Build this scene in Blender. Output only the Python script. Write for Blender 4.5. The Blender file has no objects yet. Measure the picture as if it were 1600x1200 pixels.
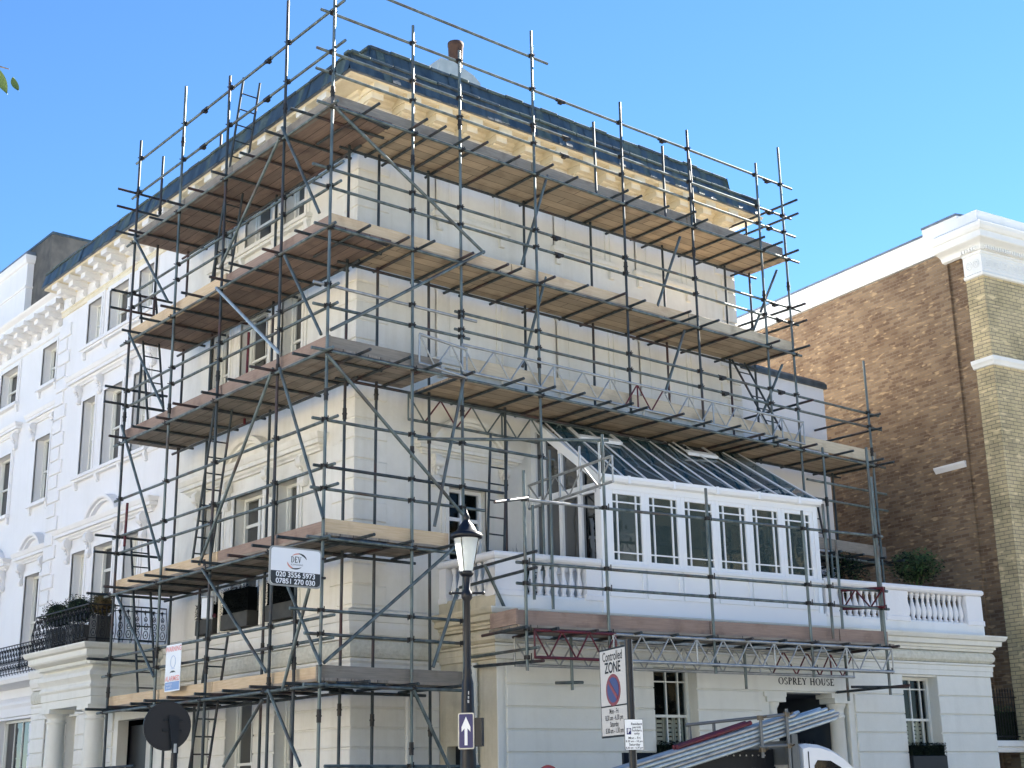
import bpy, math, random
from mathutils import Vector, Matrix
random.seed(7)
R=math.radians
# ------------------------------------------------------------------ camera, world, sun
sc=bpy.context.scene
cam=bpy.data.cameras.new('camera'); co=bpy.data.objects.new('camera',cam); sc.collection.objects.link(co)
cam.sensor_width=36; cam.lens=36*2192.8/1600; cam.clip_start=.05; cam.clip_end=3000
cr=Vector((0.77271673,-0.63452069,-0.01709819)); cu=Vector((-0.16497679,-0.22677341,0.95987316)); cf=Vector((0.61293679,0.73888925,0.27991279))
CAM=Vector((-12.0,-18.45,1.6))
m=Matrix((( cr.x,cu.x,-cf.x,CAM.x),(cr.y,cu.y,-cf.y,CAM.y),(cr.z,cu.z,-cf.z,CAM.z),(0,0,0,1)))
co.matrix_world=m; sc.camera=co
SUN_AZ=R(7); SUN_EL=R(33)
w=bpy.data.worlds.new('World'); sc.world=w; w.use_nodes=True
nt=w.node_tree; bg=nt.nodes['Background']
sky=nt.nodes.new('ShaderNodeTexSky'); sky.sky_type='NISHITA'; sky.sun_disc=False
sky.sun_elevation=SUN_EL; sky.sun_rotation=R(90)-SUN_AZ; sky.altitude=1500; sky.air_density=1.0; sky.dust_density=0; sky.ozone_density=4
hs=nt.nodes.new('ShaderNodeHueSaturation'); hs.inputs['Saturation'].default_value=1.13; nt.links.new(sky.outputs[0],hs.inputs['Color']); nt.links.new(hs.outputs[0],bg.inputs[0]); bg.inputs[1].default_value=.041
sl=bpy.data.lights.new('sun','SUN'); sl.energy=5; sl.angle=R(.5); sl.color=(1,.94,.84)
so=bpy.data.objects.new('sun',sl); sc.collection.objects.link(so)
sd=Vector((math.cos(SUN_AZ)*math.cos(SUN_EL),math.sin(SUN_AZ)*math.cos(SUN_EL),math.sin(SUN_EL)))
so.rotation_euler=sd.to_track_quat('Z','Y').to_euler()
sc.view_settings.view_transform='Standard'; sc.view_settings.look='None'; sc.view_settings.exposure=2.8; sc.view_settings.gamma=1
# ------------------------------------------------------------------ materials
def mk(name,col,rough=.6,metal=0,spec=.5):
    mt=bpy.data.materials.new(name); mt.use_nodes=True
    b=mt.node_tree.nodes['Principled BSDF']; b.inputs['Base Color'].default_value=(*col,1)
    b.inputs['Roughness'].default_value=rough; b.inputs['Metallic'].default_value=metal
    b.inputs['Specular IOR Level'].default_value=spec
    return mt
def N(mt,t): return mt.node_tree.nodes.new(t)
def noisy(name,c1,c2,scale=4,rough=.7,metal=0,bump=0,bscale=60,stretch=None,coord='Object',spec=.4,detail=6,lo=.35,hi=.65,c3=None,s3=1.2):
    mt=mk(name,c1,rough,metal,spec); t=mt.node_tree; b=t.nodes['Principled BSDF']
    tc=N(mt,'ShaderNodeTexCoord'); mp=N(mt,'ShaderNodeMapping'); t.links.new(tc.outputs[coord],mp.inputs[0])
    if stretch: mp.inputs['Scale'].default_value=stretch
    n=N(mt,'ShaderNodeTexNoise'); n.inputs['Scale'].default_value=scale; n.inputs['Detail'].default_value=detail; t.links.new(mp.outputs[0],n.inputs[0])
    r=N(mt,'ShaderNodeValToRGB'); r.color_ramp.elements[0].position=lo; r.color_ramp.elements[1].position=hi
    r.color_ramp.elements[0].color=(*c1,1); r.color_ramp.elements[1].color=(*c2,1); t.links.new(n.outputs[0],r.inputs[0])
    out=r.outputs[0]
    if c3:
        n3=N(mt,'ShaderNodeTexNoise'); n3.inputs['Scale'].default_value=s3; n3.inputs['Detail'].default_value=5; t.links.new(tc.outputs['Object'],n3.inputs[0])
        r3=N(mt,'ShaderNodeValToRGB'); r3.color_ramp.elements[0].position=.52; r3.color_ramp.elements[1].position=.72; t.links.new(n3.outputs[0],r3.inputs[0])
        mx=N(mt,'ShaderNodeMix'); mx.data_type='RGBA'; t.links.new(r3.outputs[0],mx.inputs['Factor']); t.links.new(out,mx.inputs['A']); mx.inputs['B'].default_value=(*c3,1); out=mx.outputs['Result']
    t.links.new(out,b.inputs['Base Color'])
    if bump:
        n2=N(mt,'ShaderNodeTexNoise'); n2.inputs['Scale'].default_value=bscale; n2.inputs['Detail'].default_value=4; t.links.new(mp.outputs[0],n2.inputs[0])
        bp=N(mt,'ShaderNodeBump'); bp.inputs['Strength'].default_value=bump; bp.inputs['Distance'].default_value=.02; t.links.new(n2.outputs[0],bp.inputs['Height']); t.links.new(bp.outputs[0],b.inputs['Normal'])
    return mt
def stucco(name,c,dirt,amt=.5):
    # painted render with broad tonal drift, vertical rain streaks and a fine trowel bump
    mt=mk(name,c,.55,0,.35); t=mt.node_tree; b=t.nodes['Principled BSDF']; tc=N(mt,'ShaderNodeTexCoord')
    def noise(sc_,st,lo,hi):
        mp=N(mt,'ShaderNodeMapping'); mp.inputs['Scale'].default_value=st; t.links.new(tc.outputs['Object'],mp.inputs[0])
        n=N(mt,'ShaderNodeTexNoise'); n.inputs['Scale'].default_value=sc_; n.inputs['Detail'].default_value=7; n.inputs['Roughness'].default_value=.6; t.links.new(mp.outputs[0],n.inputs[0])
        m_=N(mt,'ShaderNodeMapRange'); m_.inputs[1].default_value=lo; m_.inputs[2].default_value=hi; t.links.new(n.outputs[0],m_.inputs[0]); return m_.outputs[0]
    a=noise(.8,(1,1,1),.4,.75); s=noise(3.5,(1,1,.09),.5,.78); f=noise(9,(1,1,1),.35,.8)
    ad=N(mt,'ShaderNodeMath'); ad.operation='ADD'; t.links.new(a,ad.inputs[0]); t.links.new(s,ad.inputs[1])
    ad2=N(mt,'ShaderNodeMath'); ad2.operation='MULTIPLY_ADD'; t.links.new(f,ad2.inputs[0]); ad2.inputs[1].default_value=.35; t.links.new(ad.outputs[0],ad2.inputs[2])
    ml=N(mt,'ShaderNodeMath'); ml.operation='MULTIPLY'; ml.use_clamp=True; t.links.new(ad2.outputs[0],ml.inputs[0]); ml.inputs[1].default_value=amt
    mx=N(mt,'ShaderNodeMix'); mx.data_type='RGBA'; t.links.new(ml.outputs[0],mx.inputs['Factor']); mx.inputs['A'].default_value=(*c,1); mx.inputs['B'].default_value=(*dirt,1)
    t.links.new(mx.outputs['Result'],b.inputs['Base Color'])
    n=N(mt,'ShaderNodeTexNoise'); n.inputs['Scale'].default_value=25; n.inputs['Detail'].default_value=5; t.links.new(tc.outputs['Object'],n.inputs[0])
    bp=N(mt,'ShaderNodeBump'); bp.inputs['Strength'].default_value=.18; bp.inputs['Distance'].default_value=.02; t.links.new(n.outputs[0],bp.inputs['Height']); t.links.new(bp.outputs[0],b.inputs['Normal'])
    return mt
def brick(name,c1,c2,mortar,dark,bw=.215,bh=.075):
    mt=mk(name,c1,.85,0,.2); t=mt.node_tree; b=t.nodes['Principled BSDF']
    tc=N(mt,'ShaderNodeTexCoord'); bt=N(mt,'ShaderNodeTexBrick'); t.links.new(tc.outputs['UV'],bt.inputs[0])
    bt.inputs['Scale'].default_value=1; bt.inputs['Brick Width'].default_value=bw; bt.inputs['Row Height'].default_value=bh; bt.inputs['Mortar Size'].default_value=.009; bt.inputs['Mortar Smooth'].default_value=.3; bt.inputs['Bias'].default_value=-.1
    bt.inputs['Color1'].default_value=(*c1,1); bt.inputs['Color2'].default_value=(*c2,1); bt.inputs['Mortar'].default_value=(*mortar,1)
    n=N(mt,'ShaderNodeTexNoise'); n.inputs['Scale'].default_value=1.1; n.inputs['Detail'].default_value=8; t.links.new(tc.outputs['UV'],n.inputs[0])
    r=N(mt,'ShaderNodeMapRange'); r.inputs[1].default_value=.42; r.inputs[2].default_value=.7; t.links.new(n.outputs[0],r.inputs[0])
    mx=N(mt,'ShaderNodeMix'); mx.data_type='RGBA'; mx.blend_type='MULTIPLY'; mu=N(mt,'ShaderNodeMath'); mu.operation='MULTIPLY'; mu.inputs[1].default_value=.75; t.links.new(r.outputs[0],mu.inputs[0]); t.links.new(mu.outputs[0],mx.inputs['Factor']); t.links.new(bt.outputs[0],mx.inputs['A']); mx.inputs['B'].default_value=(*dark,1)
    # single odd bricks, lighter
    mp=N(mt,'ShaderNodeMapping'); mp.inputs['Scale'].default_value=(1/bw,1/bh,1); t.links.new(tc.outputs['UV'],mp.inputs[0])
    vo=N(mt,'ShaderNodeTexNoise'); vo.inputs['Scale'].default_value=.9; vo.inputs['Detail'].default_value=1; t.links.new(mp.outputs[0],vo.inputs[0])
    r2=N(mt,'ShaderNodeMapRange'); r2.inputs[1].default_value=.6; r2.inputs[2].default_value=.72; t.links.new(vo.outputs[0],r2.inputs[0])
    m2=N(mt,'ShaderNodeMix'); m2.data_type='RGBA'; t.links.new(r2.outputs[0],m2.inputs['Factor']); t.links.new(mx.outputs['Result'],m2.inputs['A']); m2.inputs['B'].default_value=(c2[0]*1.35,c2[1]*1.35,c2[2]*1.3,1)
    t.links.new(m2.outputs['Result'],b.inputs['Base Color'])
    bp=N(mt,'ShaderNodeBump'); bp.inputs['Strength'].default_value=.6; bp.inputs['Distance'].default_value=.02; bp.invert=True; t.links.new(bt.outputs[1],bp.inputs['Height']); t.links.new(bp.outputs[0],b.inputs['Normal'])
    return mt
def glassmat(name,tint,alpha,rough=.02,refl=1.0,body=None):
    mt=bpy.data.materials.new(name); mt.use_nodes=True; t=mt.node_tree; t.nodes.clear()
    o=t.nodes.new('ShaderNodeOutputMaterial'); g=t.nodes.new('ShaderNodeBsdfGlossy'); g.inputs['Roughness'].default_value=rough; g.inputs['Color'].default_value=(refl,refl,refl,1)
    tr=t.nodes.new('ShaderNodeBsdfTransparent'); tr.inputs[0].default_value=(*tint,1); df=t.nodes.new('ShaderNodeBsdfDiffuse'); df.inputs[0].default_value=(*(body or (tint[0]*.15,tint[1]*.15,tint[2]*.15)),1)
    m1=t.nodes.new('ShaderNodeMixShader'); m1.inputs[0].default_value=alpha; t.links.new(df.outputs[0],m1.inputs[1]); t.links.new(tr.outputs[0],m1.inputs[2])
    fr=t.nodes.new('ShaderNodeFresnel'); fr.inputs[0].default_value=1.5
    n=t.nodes.new('ShaderNodeTexNoise'); n.inputs['Scale'].default_value=2.5; bp=t.nodes.new('ShaderNodeBump'); bp.inputs['Strength'].default_value=.06; bp.inputs['Distance'].default_value=.05
    tc=t.nodes.new('ShaderNodeTexCoord'); t.links.new(tc.outputs['Object'],n.inputs[0]); t.links.new(n.outputs[0],bp.inputs['Height']); t.links.new(bp.outputs[0],g.inputs['Normal'])
    m2=t.nodes.new('ShaderNodeMixShader'); t.links.new(fr.outputs[0],m2.inputs[0]); t.links.new(m1.outputs[0],m2.inputs[1]); t.links.new(g.outputs[0],m2.inputs[2]); t.links.new(m2.outputs[0],o.inputs[0])
    return mt
CREAM=stucco('cream_render',(.81,.79,.725),(.60,.565,.475),.5)
WHITE=stucco('white_render',(.80,.79,.785),(.68,.67,.64),.3)
WHITE2=stucco('white_masonry_paint',(.80,.80,.77),(.62,.62,.57),.3)
GROUNDST=stucco('ivory_render_shaded',(.74,.73,.66),(.56,.55,.48),.4)  # ground floor ivory, its colour darkened for the shade there
OLDST=stucco('weathered_render',(.62,.56,.43),(.36,.32,.22),.6)
TRIM=mk('white_gloss_paint',(.83,.84,.84),.3)
SASH=mk('sash_paint',(.74,.74,.68),.35)
VERM=noisy('vermiculated_render',(.58,.56,.46),(.68,.66,.56),14,.8,bump=1.0,bscale=16,spec=.2)
SLATE=noisy('slate',(.018,.03,.04),(.05,.075,.09),6,.45,stretch=(1,1,.25),bump=.3,bscale=8,spec=.6)
SLATE2=noisy('slate_green',(.045,.07,.065),(.085,.115,.11),5,.6,bump=.2)
LEAD=noisy('lead',(.10,.13,.17),(.17,.20,.24),3,.5)
STEEL=noisy('galvanised_tube',(.075,.10,.10),(.16,.195,.19),9,.42,.45,stretch=(1,1,.25),c3=(.10,.075,.06),s3=2.2)
STEEL2=noisy('dark_tube',(.025,.034,.04),(.06,.075,.08),9,.5,.4,stretch=(1,1,.25),c3=(.085,.045,.04),s3=1.6)
ALU=noisy('aluminium_beam',(.30,.31,.31),(.42,.43,.42),9,.4,.6)
REDP=noisy('red_painted_tube',(.12,.010,.02),(.07,.015,.02),12,.5)
FITT=noisy('coupler_steel',(.022,.024,.025),(.05,.045,.04),20,.55,.5)
NEWZ=noisy('bright_zinc_tube',(.36,.42,.44),(.46,.52,.54),12,.38,.5,stretch=(1,1,.3))
def wood(name,a,b,c):
    return noisy(name,a,b,5,.8,stretch=None,coord='UV',c3=c,s3=2.5,bump=.25,bscale=30) 
PLANKL=wood('scaffold_board_new',(.48,.385,.27),(.38,.30,.21),(.29,.22,.15))
PLANKG=wood('scaffold_board_grey',(.33,.29,.24),(.23,.20,.165),(.17,.13,.10))
PLANKR=wood('scaffold_board_red',(.25,.18,.14),(.18,.13,.105),(.13,.09,.075))
for p_ in (PLANKL,PLANKG,PLANKR):
    p_.node_tree.nodes['Mapping'].inputs['Scale'].default_value=(.5,9,1)
    # plank joints across the deck from the UV
    t=p_.node_tree; b_=t.nodes['Principled BSDF']; tc_=t.nodes['Texture Coordinate']
    bt=t.nodes.new('ShaderNodeTexBrick'); t.links.new(tc_.outputs['UV'],bt.inputs[0]); bt.inputs['Scale'].default_value=1
    bt.inputs['Brick Width'].default_value=3.9; bt.inputs['Row Height'].default_value=.225; bt.inputs['Mortar Size'].default_value=.006
    bt.inputs['Color1'].default_value=(.78,.78,.78,1); bt.inputs['Color2'].default_value=(1.12,1.08,1.05,1); bt.inputs['Mortar'].default_value=(.12,.10,.09,1)
    mx=t.nodes.new('ShaderNodeMix'); mx.data_type='RGBA'; mx.blend_type='MULTIPLY'; mx.inputs['Factor'].default_value=1
    src=b_.inputs['Base Color'].links[0].from_socket
    t.links.new(src,mx.inputs['A']); t.links.new(bt.outputs[0],mx.inputs['B']); t.links.new(mx.outputs['Result'],b_.inputs['Base Color'])
BRB=brick('brown_brick',(.165,.108,.066),(.30,.21,.125),(.235,.18,.13),(.60,.54,.52))
BRY=brick('yellow_brick',(.60,.49,.28),(.50,.41,.25),(.25,.215,.15),(.48,.50,.50),.23,.08)
DKBR=noisy('sooty_render',(.07,.07,.068),(.12,.115,.105),3,.9,bump=.4,bscale=10)
GLASS=glassmat('window_glass',(.45,.52,.52),.7,refl=.24,body=(.01,.014,.014))
CGLASS=glassmat('conservatory_glass',(.20,.28,.28),.5,body=(.08,.115,.11))  # paler body colour stands in for reflections on the panes
SGLASS=glassmat('side_glass',(.20,.30,.32),.35,refl=.22,body=(.035,.065,.07))
CORN=stucco('ochre_stained_render',(.80,.735,.57),(.62,.52,.34),.6)
RGLASS=glassmat('roof_glass',(.20,.36,.42),.35,refl=.9,body=(.05,.13,.16))  # blue-teal body colour imitates the reflection on the roof
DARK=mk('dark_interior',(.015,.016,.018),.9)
CURT=noisy('curtain',(.085,.09,.085),(.045,.05,.048),7,.9,stretch=(9,9,.4))
SHUT=mk('shutter_paint',(.78,.76,.66),.5)
BLACK=mk('black_iron',(.004,.005,.008),.45,0,.35)
BLKP=mk('black_paint',(.004,.005,.009),.4,0,.4)
NAVY=noisy('dark_navy_paint',(.004,.007,.012),(.007,.011,.017),3,.5,spec=.3)
PLANTER=noisy('planter_fibre',(.045,.045,.042),(.065,.065,.06),5,.6)
LEAF=noisy('leaf_green',(.035,.075,.022),(.09,.15,.045),3,.6,spec=.3)
LEAFD=noisy('leaf_dark',(.004,.009,.005),(.012,.022,.010),4,.7,spec=.2)
LEAFB=noisy('leaf_bronze',(.12,.075,.03),(.06,.06,.025),4,.7,spec=.2)
BARK=noisy('bark',(.10,.08,.06),(.17,.14,.11),8,.9,bump=.5,bscale=20)
SWHITE=mk('sign_white',(.80,.82,.84),.3)
SGREY=mk('sign_reflective_white',(.44,.43,.42),.4)
SBLACK=mk('sign_black',(.004,.004,.005),.5,0,.3)
SDGREY=mk('sign_dark_grey',(.018,.024,.028),.4)
SBLUE=mk('sign_blue',(.003,.006,.11),.35)
SRED=mk('sign_red',(.16,.004,.012),.4)
SPINK=mk('sign_red_faded',(.80,.30,.27),.5)
SLBLUE=mk('sign_blue_faded',(.22,.35,.62),.5)
SALM=mk('logo_salmon',(.66,.30,.24),.5)
TERRA=noisy('terracotta_sooty',(.05,.028,.022),(.09,.05,.035),6,.9)
ASPH=noisy('asphalt',(.10,.10,.10),(.14,.138,.13),30,.9,bump=.3)
PAVE=noisy('paving_stone',(.38,.36,.32),(.46,.44,.39),3,.9)
LMILK=mk('frosted_glass',(.9,.95,.94),.2); LMILK.node_tree.nodes['Principled BSDF'].inputs['Transmission Weight'].default_value=.55; LMILK.node_tree.nodes['Principled BSDF'].inputs['Roughness'].default_value=.45
VANW=mk('white_vehicle_paint',(.78,.80,.82),.25)
# ------------------------------------------------------------------ frames and mesh builder
class Fr:
    def __init__(s,o,u,n): s.o=Vector(o); s.u=Vector(u); s.n=Vector(n)
    def p(s,u,z,o=0): return s.o+s.u*u+s.n*o+Vector((0,0,z))
AY=R(-8.134); ax=Vector((math.cos(AY),math.sin(AY),0)); an=Vector((math.sin(AY),-math.cos(AY),0))
AO=Vector((1.679,-1.465,0))
FL=Fr((0,0,0),(0,1,0),(-1,0,0))         # street front, u = y
FN=Fr((.4,0,0),(0,1,0),(-1,0,0))        # neighbouring house front
FR=Fr((0,0,0),(1,0,0),(0,-1,0))         # side front, u = x
FA=Fr(AO,ax,an)                          # single storey wing
FW=Fr((1.679,0,0),(0,1,0),(-1,0,0))     # its return wall
FB=Fr(AO+ax*12.3,-an,-ax)               # brick house side, u = going back
FBF=Fr(AO+ax*12.3,ax,an)                # brick house front
FX=Fr((0,0,0),(1,0,0),(0,1,0))
Z=Vector((0,0,1))
class M:
    def __init__(s): s.v=[];s.f=[];s.uv=[];s.mi=[];s.sm=[]
    def add(s,vs,fs,mi=0,uvs=None,smooth=False):
        b=len(s.v); s.v+= [Vector(x) for x in vs]
        s.uv+= uvs if uvs else [(x[0]*.7+x[1]*.7,x[2]) for x in vs]
        for f in fs: s.f.append([b+i for i in f]); s.mi.append(mi); s.sm.append(smooth)
    def box(s,F,u0,u1,z0,z1,o0,o1,mi=0,ch=0):
        if ch:
            vs=[F.p(u0,z0,o0),F.p(u1,z0,o0),F.p(u1,z1,o0),F.p(u0,z1,o0),F.p(u0,z0,o1-ch),F.p(u1,z0,o1-ch),F.p(u1,z1,o1-ch),F.p(u0,z1,o1-ch),
                F.p(u0+ch,z0+ch,o1),F.p(u1-ch,z0+ch,o1),F.p(u1-ch,z1-ch,o1),F.p(u0+ch,z1-ch,o1)]
            s.add(vs,[(0,3,2,1),(0,1,5,4),(1,2,6,5),(2,3,7,6),(3,0,4,7),(4,5,9,8),(5,6,10,9),(6,7,11,10),(7,4,8,11),(8,9,10,11)],mi); return
        vs=[F.p(a,b,c) for c in (o0,o1) for a,b in ((u0,z0),(u1,z0),(u1,z1),(u0,z1))]
        uv=[(a+c,b) for c in (o0,o1) for a,b in ((u0,z0),(u1,z0),(u1,z1),(u0,z1))]
        s.add(vs,[(0,3,2,1),(4,5,6,7),(0,1,5,4),(1,2,6,5),(2,3,7,6),(3,0,4,7)],mi,uv)
    def deck(s,F,u0,u1,o0,o1,z0,z1,mi=0):   # boards: uv = (length, across)
        vs=[F.p(a,b,c) for b in (z0,z1) for a,c in ((u0,o0),(u1,o0),(u1,o1),(u0,o1))]
        uv=[(a,c) for b in (z0,z1) for a,c in ((u0,o0),(u1,o0),(u1,o1),(u0,o1))]
        s.add(vs,[(0,3,2,1),(4,5,6,7),(0,1,5,4),(1,2,6,5),(2,3,7,6),(3,0,4,7)],mi,uv)
    def tube(s,a,b,r=.024,n=8,mi=0,r2=None):
        a=Vector(a);b=Vector(b);d=(b-a); 
        if d.length<1e-6: return
        d.normalize(); x=d.orthogonal().normalized(); y=d.cross(x); r2=r if r2 is None else r2
        vs=[];L=(b-a).length
        for q,rr in ((a,r),(b,r2)):
            for i in range(n):
                t=2*math.pi*i/n; vs.append(q+x*math.cos(t)*rr+y*math.sin(t)*rr)
        s.add(vs,[(i,(i+1)%n,n+(i+1)%n,n+i) for i in range(n)],mi,None,True)
        s.add(vs,[tuple(range(n-1,-1,-1)),tuple(range(n,2*n))],mi)
    def chain(s,pts,r,n=6,mi=0):
        for a,b in zip(pts,pts[1:]): s.tube(a,b,r,n,mi)
    def lathe(s,c,prof,n=16,mi=0,axis=None,sm=True):
        c=Vector(c); vs=[]
        A=axis.normalized() if axis else Z; x=A.orthogonal().normalized() if axis else Vector((1,0,0)); y=A.cross(x)
        for r,z in prof:
            for i in range(n):
                t=2*math.pi*(i+.5)/n; vs.append(c+x*r*math.cos(t)+y*r*math.sin(t)+A*z)
        fs=[]
        for k in range(len(prof)-1):
            for i in range(n): fs.append((k*n+i,k*n+(i+1)%n,(k+1)*n+(i+1)%n,(k+1)*n+i))
        s.add(vs,fs,mi,None,sm)
        s.add(vs[:n],[tuple(range(n-1,-1,-1))],mi); s.add(vs[-n:],[tuple(range(n))],mi)
    def prism(s,F,poly,u0,u1,mi=0,sm=False):   # poly in (o,z), extruded along u
        n=len(poly); vs=[F.p(u0,z,o) for o,z in poly]+[F.p(u1,z,o) for o,z in poly]
        s.add(vs,[(i,(i+1)%n,n+(i+1)%n,n+i) for i in range(n)],mi,None,sm)
        s.add(vs,[tuple(range(n-1,-1,-1)),tuple(range(n,2*n))],mi)
    def plate(s,F,poly,o0,o1,mi=0):            # poly in (u,z), extruded along normal
        n=len(poly); vs=[F.p(u,z,o0) for u,z in poly]+[F.p(u,z,o1) for u,z in poly]
        s.add(vs,[(i,(i+1)%n,n+(i+1)%n,n+i) for i in range(n)]+[tuple(range(n-1,-1,-1)),tuple(range(n,2*n))],mi)
    def sweep(s,path,prof,mi=0,caps=True,segmi=None):     # horizontal moulding along wall line, outward = right of travel
        P=[Vector((p[0],p[1])) for p in path]; ms=[]
        for i in range(len(P)):
            ds=[]
            if i>0: ds.append((P[i]-P[i-1]).normalized())
            if i<len(P)-1: ds.append((P[i+1]-P[i]).normalized())
            ns=[Vector((d.y,-d.x)) for d in ds]
            if len(ns)==1: ms.append(ns[0])
            else:
                a=(ns[0]+ns[1]).normalized(); ms.append(a/max(.2,a.dot(ns[0])))
        k=len(prof); vs=[];uv=[];L=0
        for i,p in enumerate(P):
            if i: L+=(P[i]-P[i-1]).length
            acc=0
            for j,(o,z) in enumerate(prof):
                q=p+ms[i]*o; vs.append(Vector((q.x,q.y,z))); 
                if j: acc+=math.hypot(o-prof[j-1][0],z-prof[j-1][1])
                uv.append((L,acc))
        fs=[]
        for i in range(len(P)-1):
            for j in range(k-1): fs.append((i*k+j,(i+1)*k+j,(i+1)*k+j+1,i*k+j+1))
        s.add(vs,fs,mi,uv)
        if segmi:
            nn=len(s.mi)-len(fs)
            for i in range(len(P)-1):
                for j in range(k-1): s.mi[nn+i*(k-1)+j]=segmi[i]
        if caps:
            s.add(vs[:k],[tuple(range(k))],mi); s.add(vs[-k:],[tuple(range(k-1,-1,-1))],mi)
    def wall(s,F,u0,u1,z0,z1,holes,depth=.22,mi=0,o=0):
        us=sorted({u0,u1,*[h[0] for h in holes],*[h[1] for h in holes]}); us=[u for u in us if u0<=u<=u1]
        zs=sorted({z0,z1,*[h[2] for h in holes],*[h[3] for h in holes]}); zs=[z for z in zs if z0<=z<=z1]
        for a,b in zip(us,us[1:]):
            for c,d in zip(zs,zs[1:]):
                mu=(a+b)/2;mz=(c+d)/2
                if any(h[0]<mu<h[1] and h[2]<mz<h[3] for h in holes): continue
                s.add([F.p(a,c,o),F.p(b,c,o),F.p(b,d,o),F.p(a,d,o)],[(0,1,2,3)],mi,[(a,c),(b,c),(b,d),(a,d)])
        for h in holes:
            a,b,c,d=h[:4]; c2=max(c,z0); d2=min(d,z1)
            if a>=u1 or b<=u0: continue
            q=[F.p(a,c2,o),F.p(b,c2,o),F.p(b,d2,o),F.p(a,d2,o)]; r=[x-F.n*depth for x in q]
            s.add(q+r,[(0,4,5,1),(1,5,6,2),(2,6,7,3),(3,7,4,0)],mi,[(a,c),(b,c),(b,d),(a,d),(a+.2,c),(b+.2,c),(b+.2,d),(a+.2,d)])
    def build(s,name,mats,parent=None,label=None,kind=None,origin=None):
        if not isinstance(mats,(list,tuple)): mats=[mats]
        base=Vector(origin) if origin is not None else (wloc(parent) if parent else Vector((0,0,0)))
        me=bpy.data.meshes.new(name)
        me.from_pydata([tuple(v-base) for v in s.v],[],s.f); 
        for m_ in mats: me.materials.append(m_)
        me.polygons.foreach_set('material_index',s.mi); me.polygons.foreach_set('use_smooth',s.sm)
        ul=me.uv_layers.new(name='UVMap'); idx=[0]*len(me.loops); me.loops.foreach_get('vertex_index',idx)
        fl=[]; 
        for i in idx: fl+=[s.uv[i][0],s.uv[i][1]]
        ul.data.foreach_set('uv',fl); me.update()
        o=bpy.data.objects.new(name,me); sc.collection.objects.link(o)
        if parent: o.parent=parent; o.location=base-wloc(parent)
        else: o.location=base
        WL[o]=base
        if label: o['label']=label
        if kind: o['kind']=kind
        return o
WL={}
def wloc(o): return WL.get(o,Vector((0,0,0)))
def thing(name,label,cat,loc,group=None):
    o=bpy.data.objects.new(name,None); sc.collection.objects.link(o); o.location=Vector(loc); o.empty_display_size=.2
    WL[o]=Vector(loc); o['label']=label; o['category']=cat
    if group: o['group']=group
    return o
def tag(o,label,cat,group=None):
    o['label']=label; o['category']=cat
    if group: o['group']=group
    return o
def dup(src,parent,delta,name=None):
    c=src.copy(); sc.collection.objects.link(c); c.parent=parent; c.location=Vector(src.location)+Vector(delta); WL[c]=wloc(src)+Vector(delta); return c
def dup_thing(root,delta,label):
    r=root.copy(); sc.collection.objects.link(r); r.location=root.location+Vector(delta); r['label']=label; WL[r]=wloc(root)+Vector(delta)
    for ch in list(root.children):
        c=ch.copy(); sc.collection.objects.link(c); c.parent=r
        for g in list(ch.children):
            d=g.copy(); sc.collection.objects.link(d); d.parent=c
    return r
def struct(name,m_,mat):
    o=m_.build(name,mat); o['kind']='structure'; return o
# ------------------------------------------------------------------ ground
m_=M(); m_.add([(-1500,-1500,0),(1500,-1500,0),(1500,1500,0),(-1500,1500,0)],[(0,1,2,3)]); struct('road',m_,ASPH)
m_=M(); P1=[(-3.4,60),(-3.4,-4.6),(1.5,-5.3),(60,-13.7),(60,60)]
vs=[Vector((a,b,.12)) for a,b in P1]; lo=[Vector((a,b,-.02)) for a,b in P1]
m_.add(vs+lo,[(4,3,2,1,0)]+[(i,(i+1)%5,5+(i+1)%5,5+i) for i in range(5)]); struct('pavement',m_,PAVE)
m_=M(); m_.add([Vector((-60,-60,.12)),Vector((60,-60,.12)),Vector((60,-16.5,.12)),Vector((-9,-16.5,.12)),Vector((-9,60,.12)),Vector((-60,60,.12))],[(0,1,2,3,4,5)]); struct('pavement',m_,PAVE)
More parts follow.
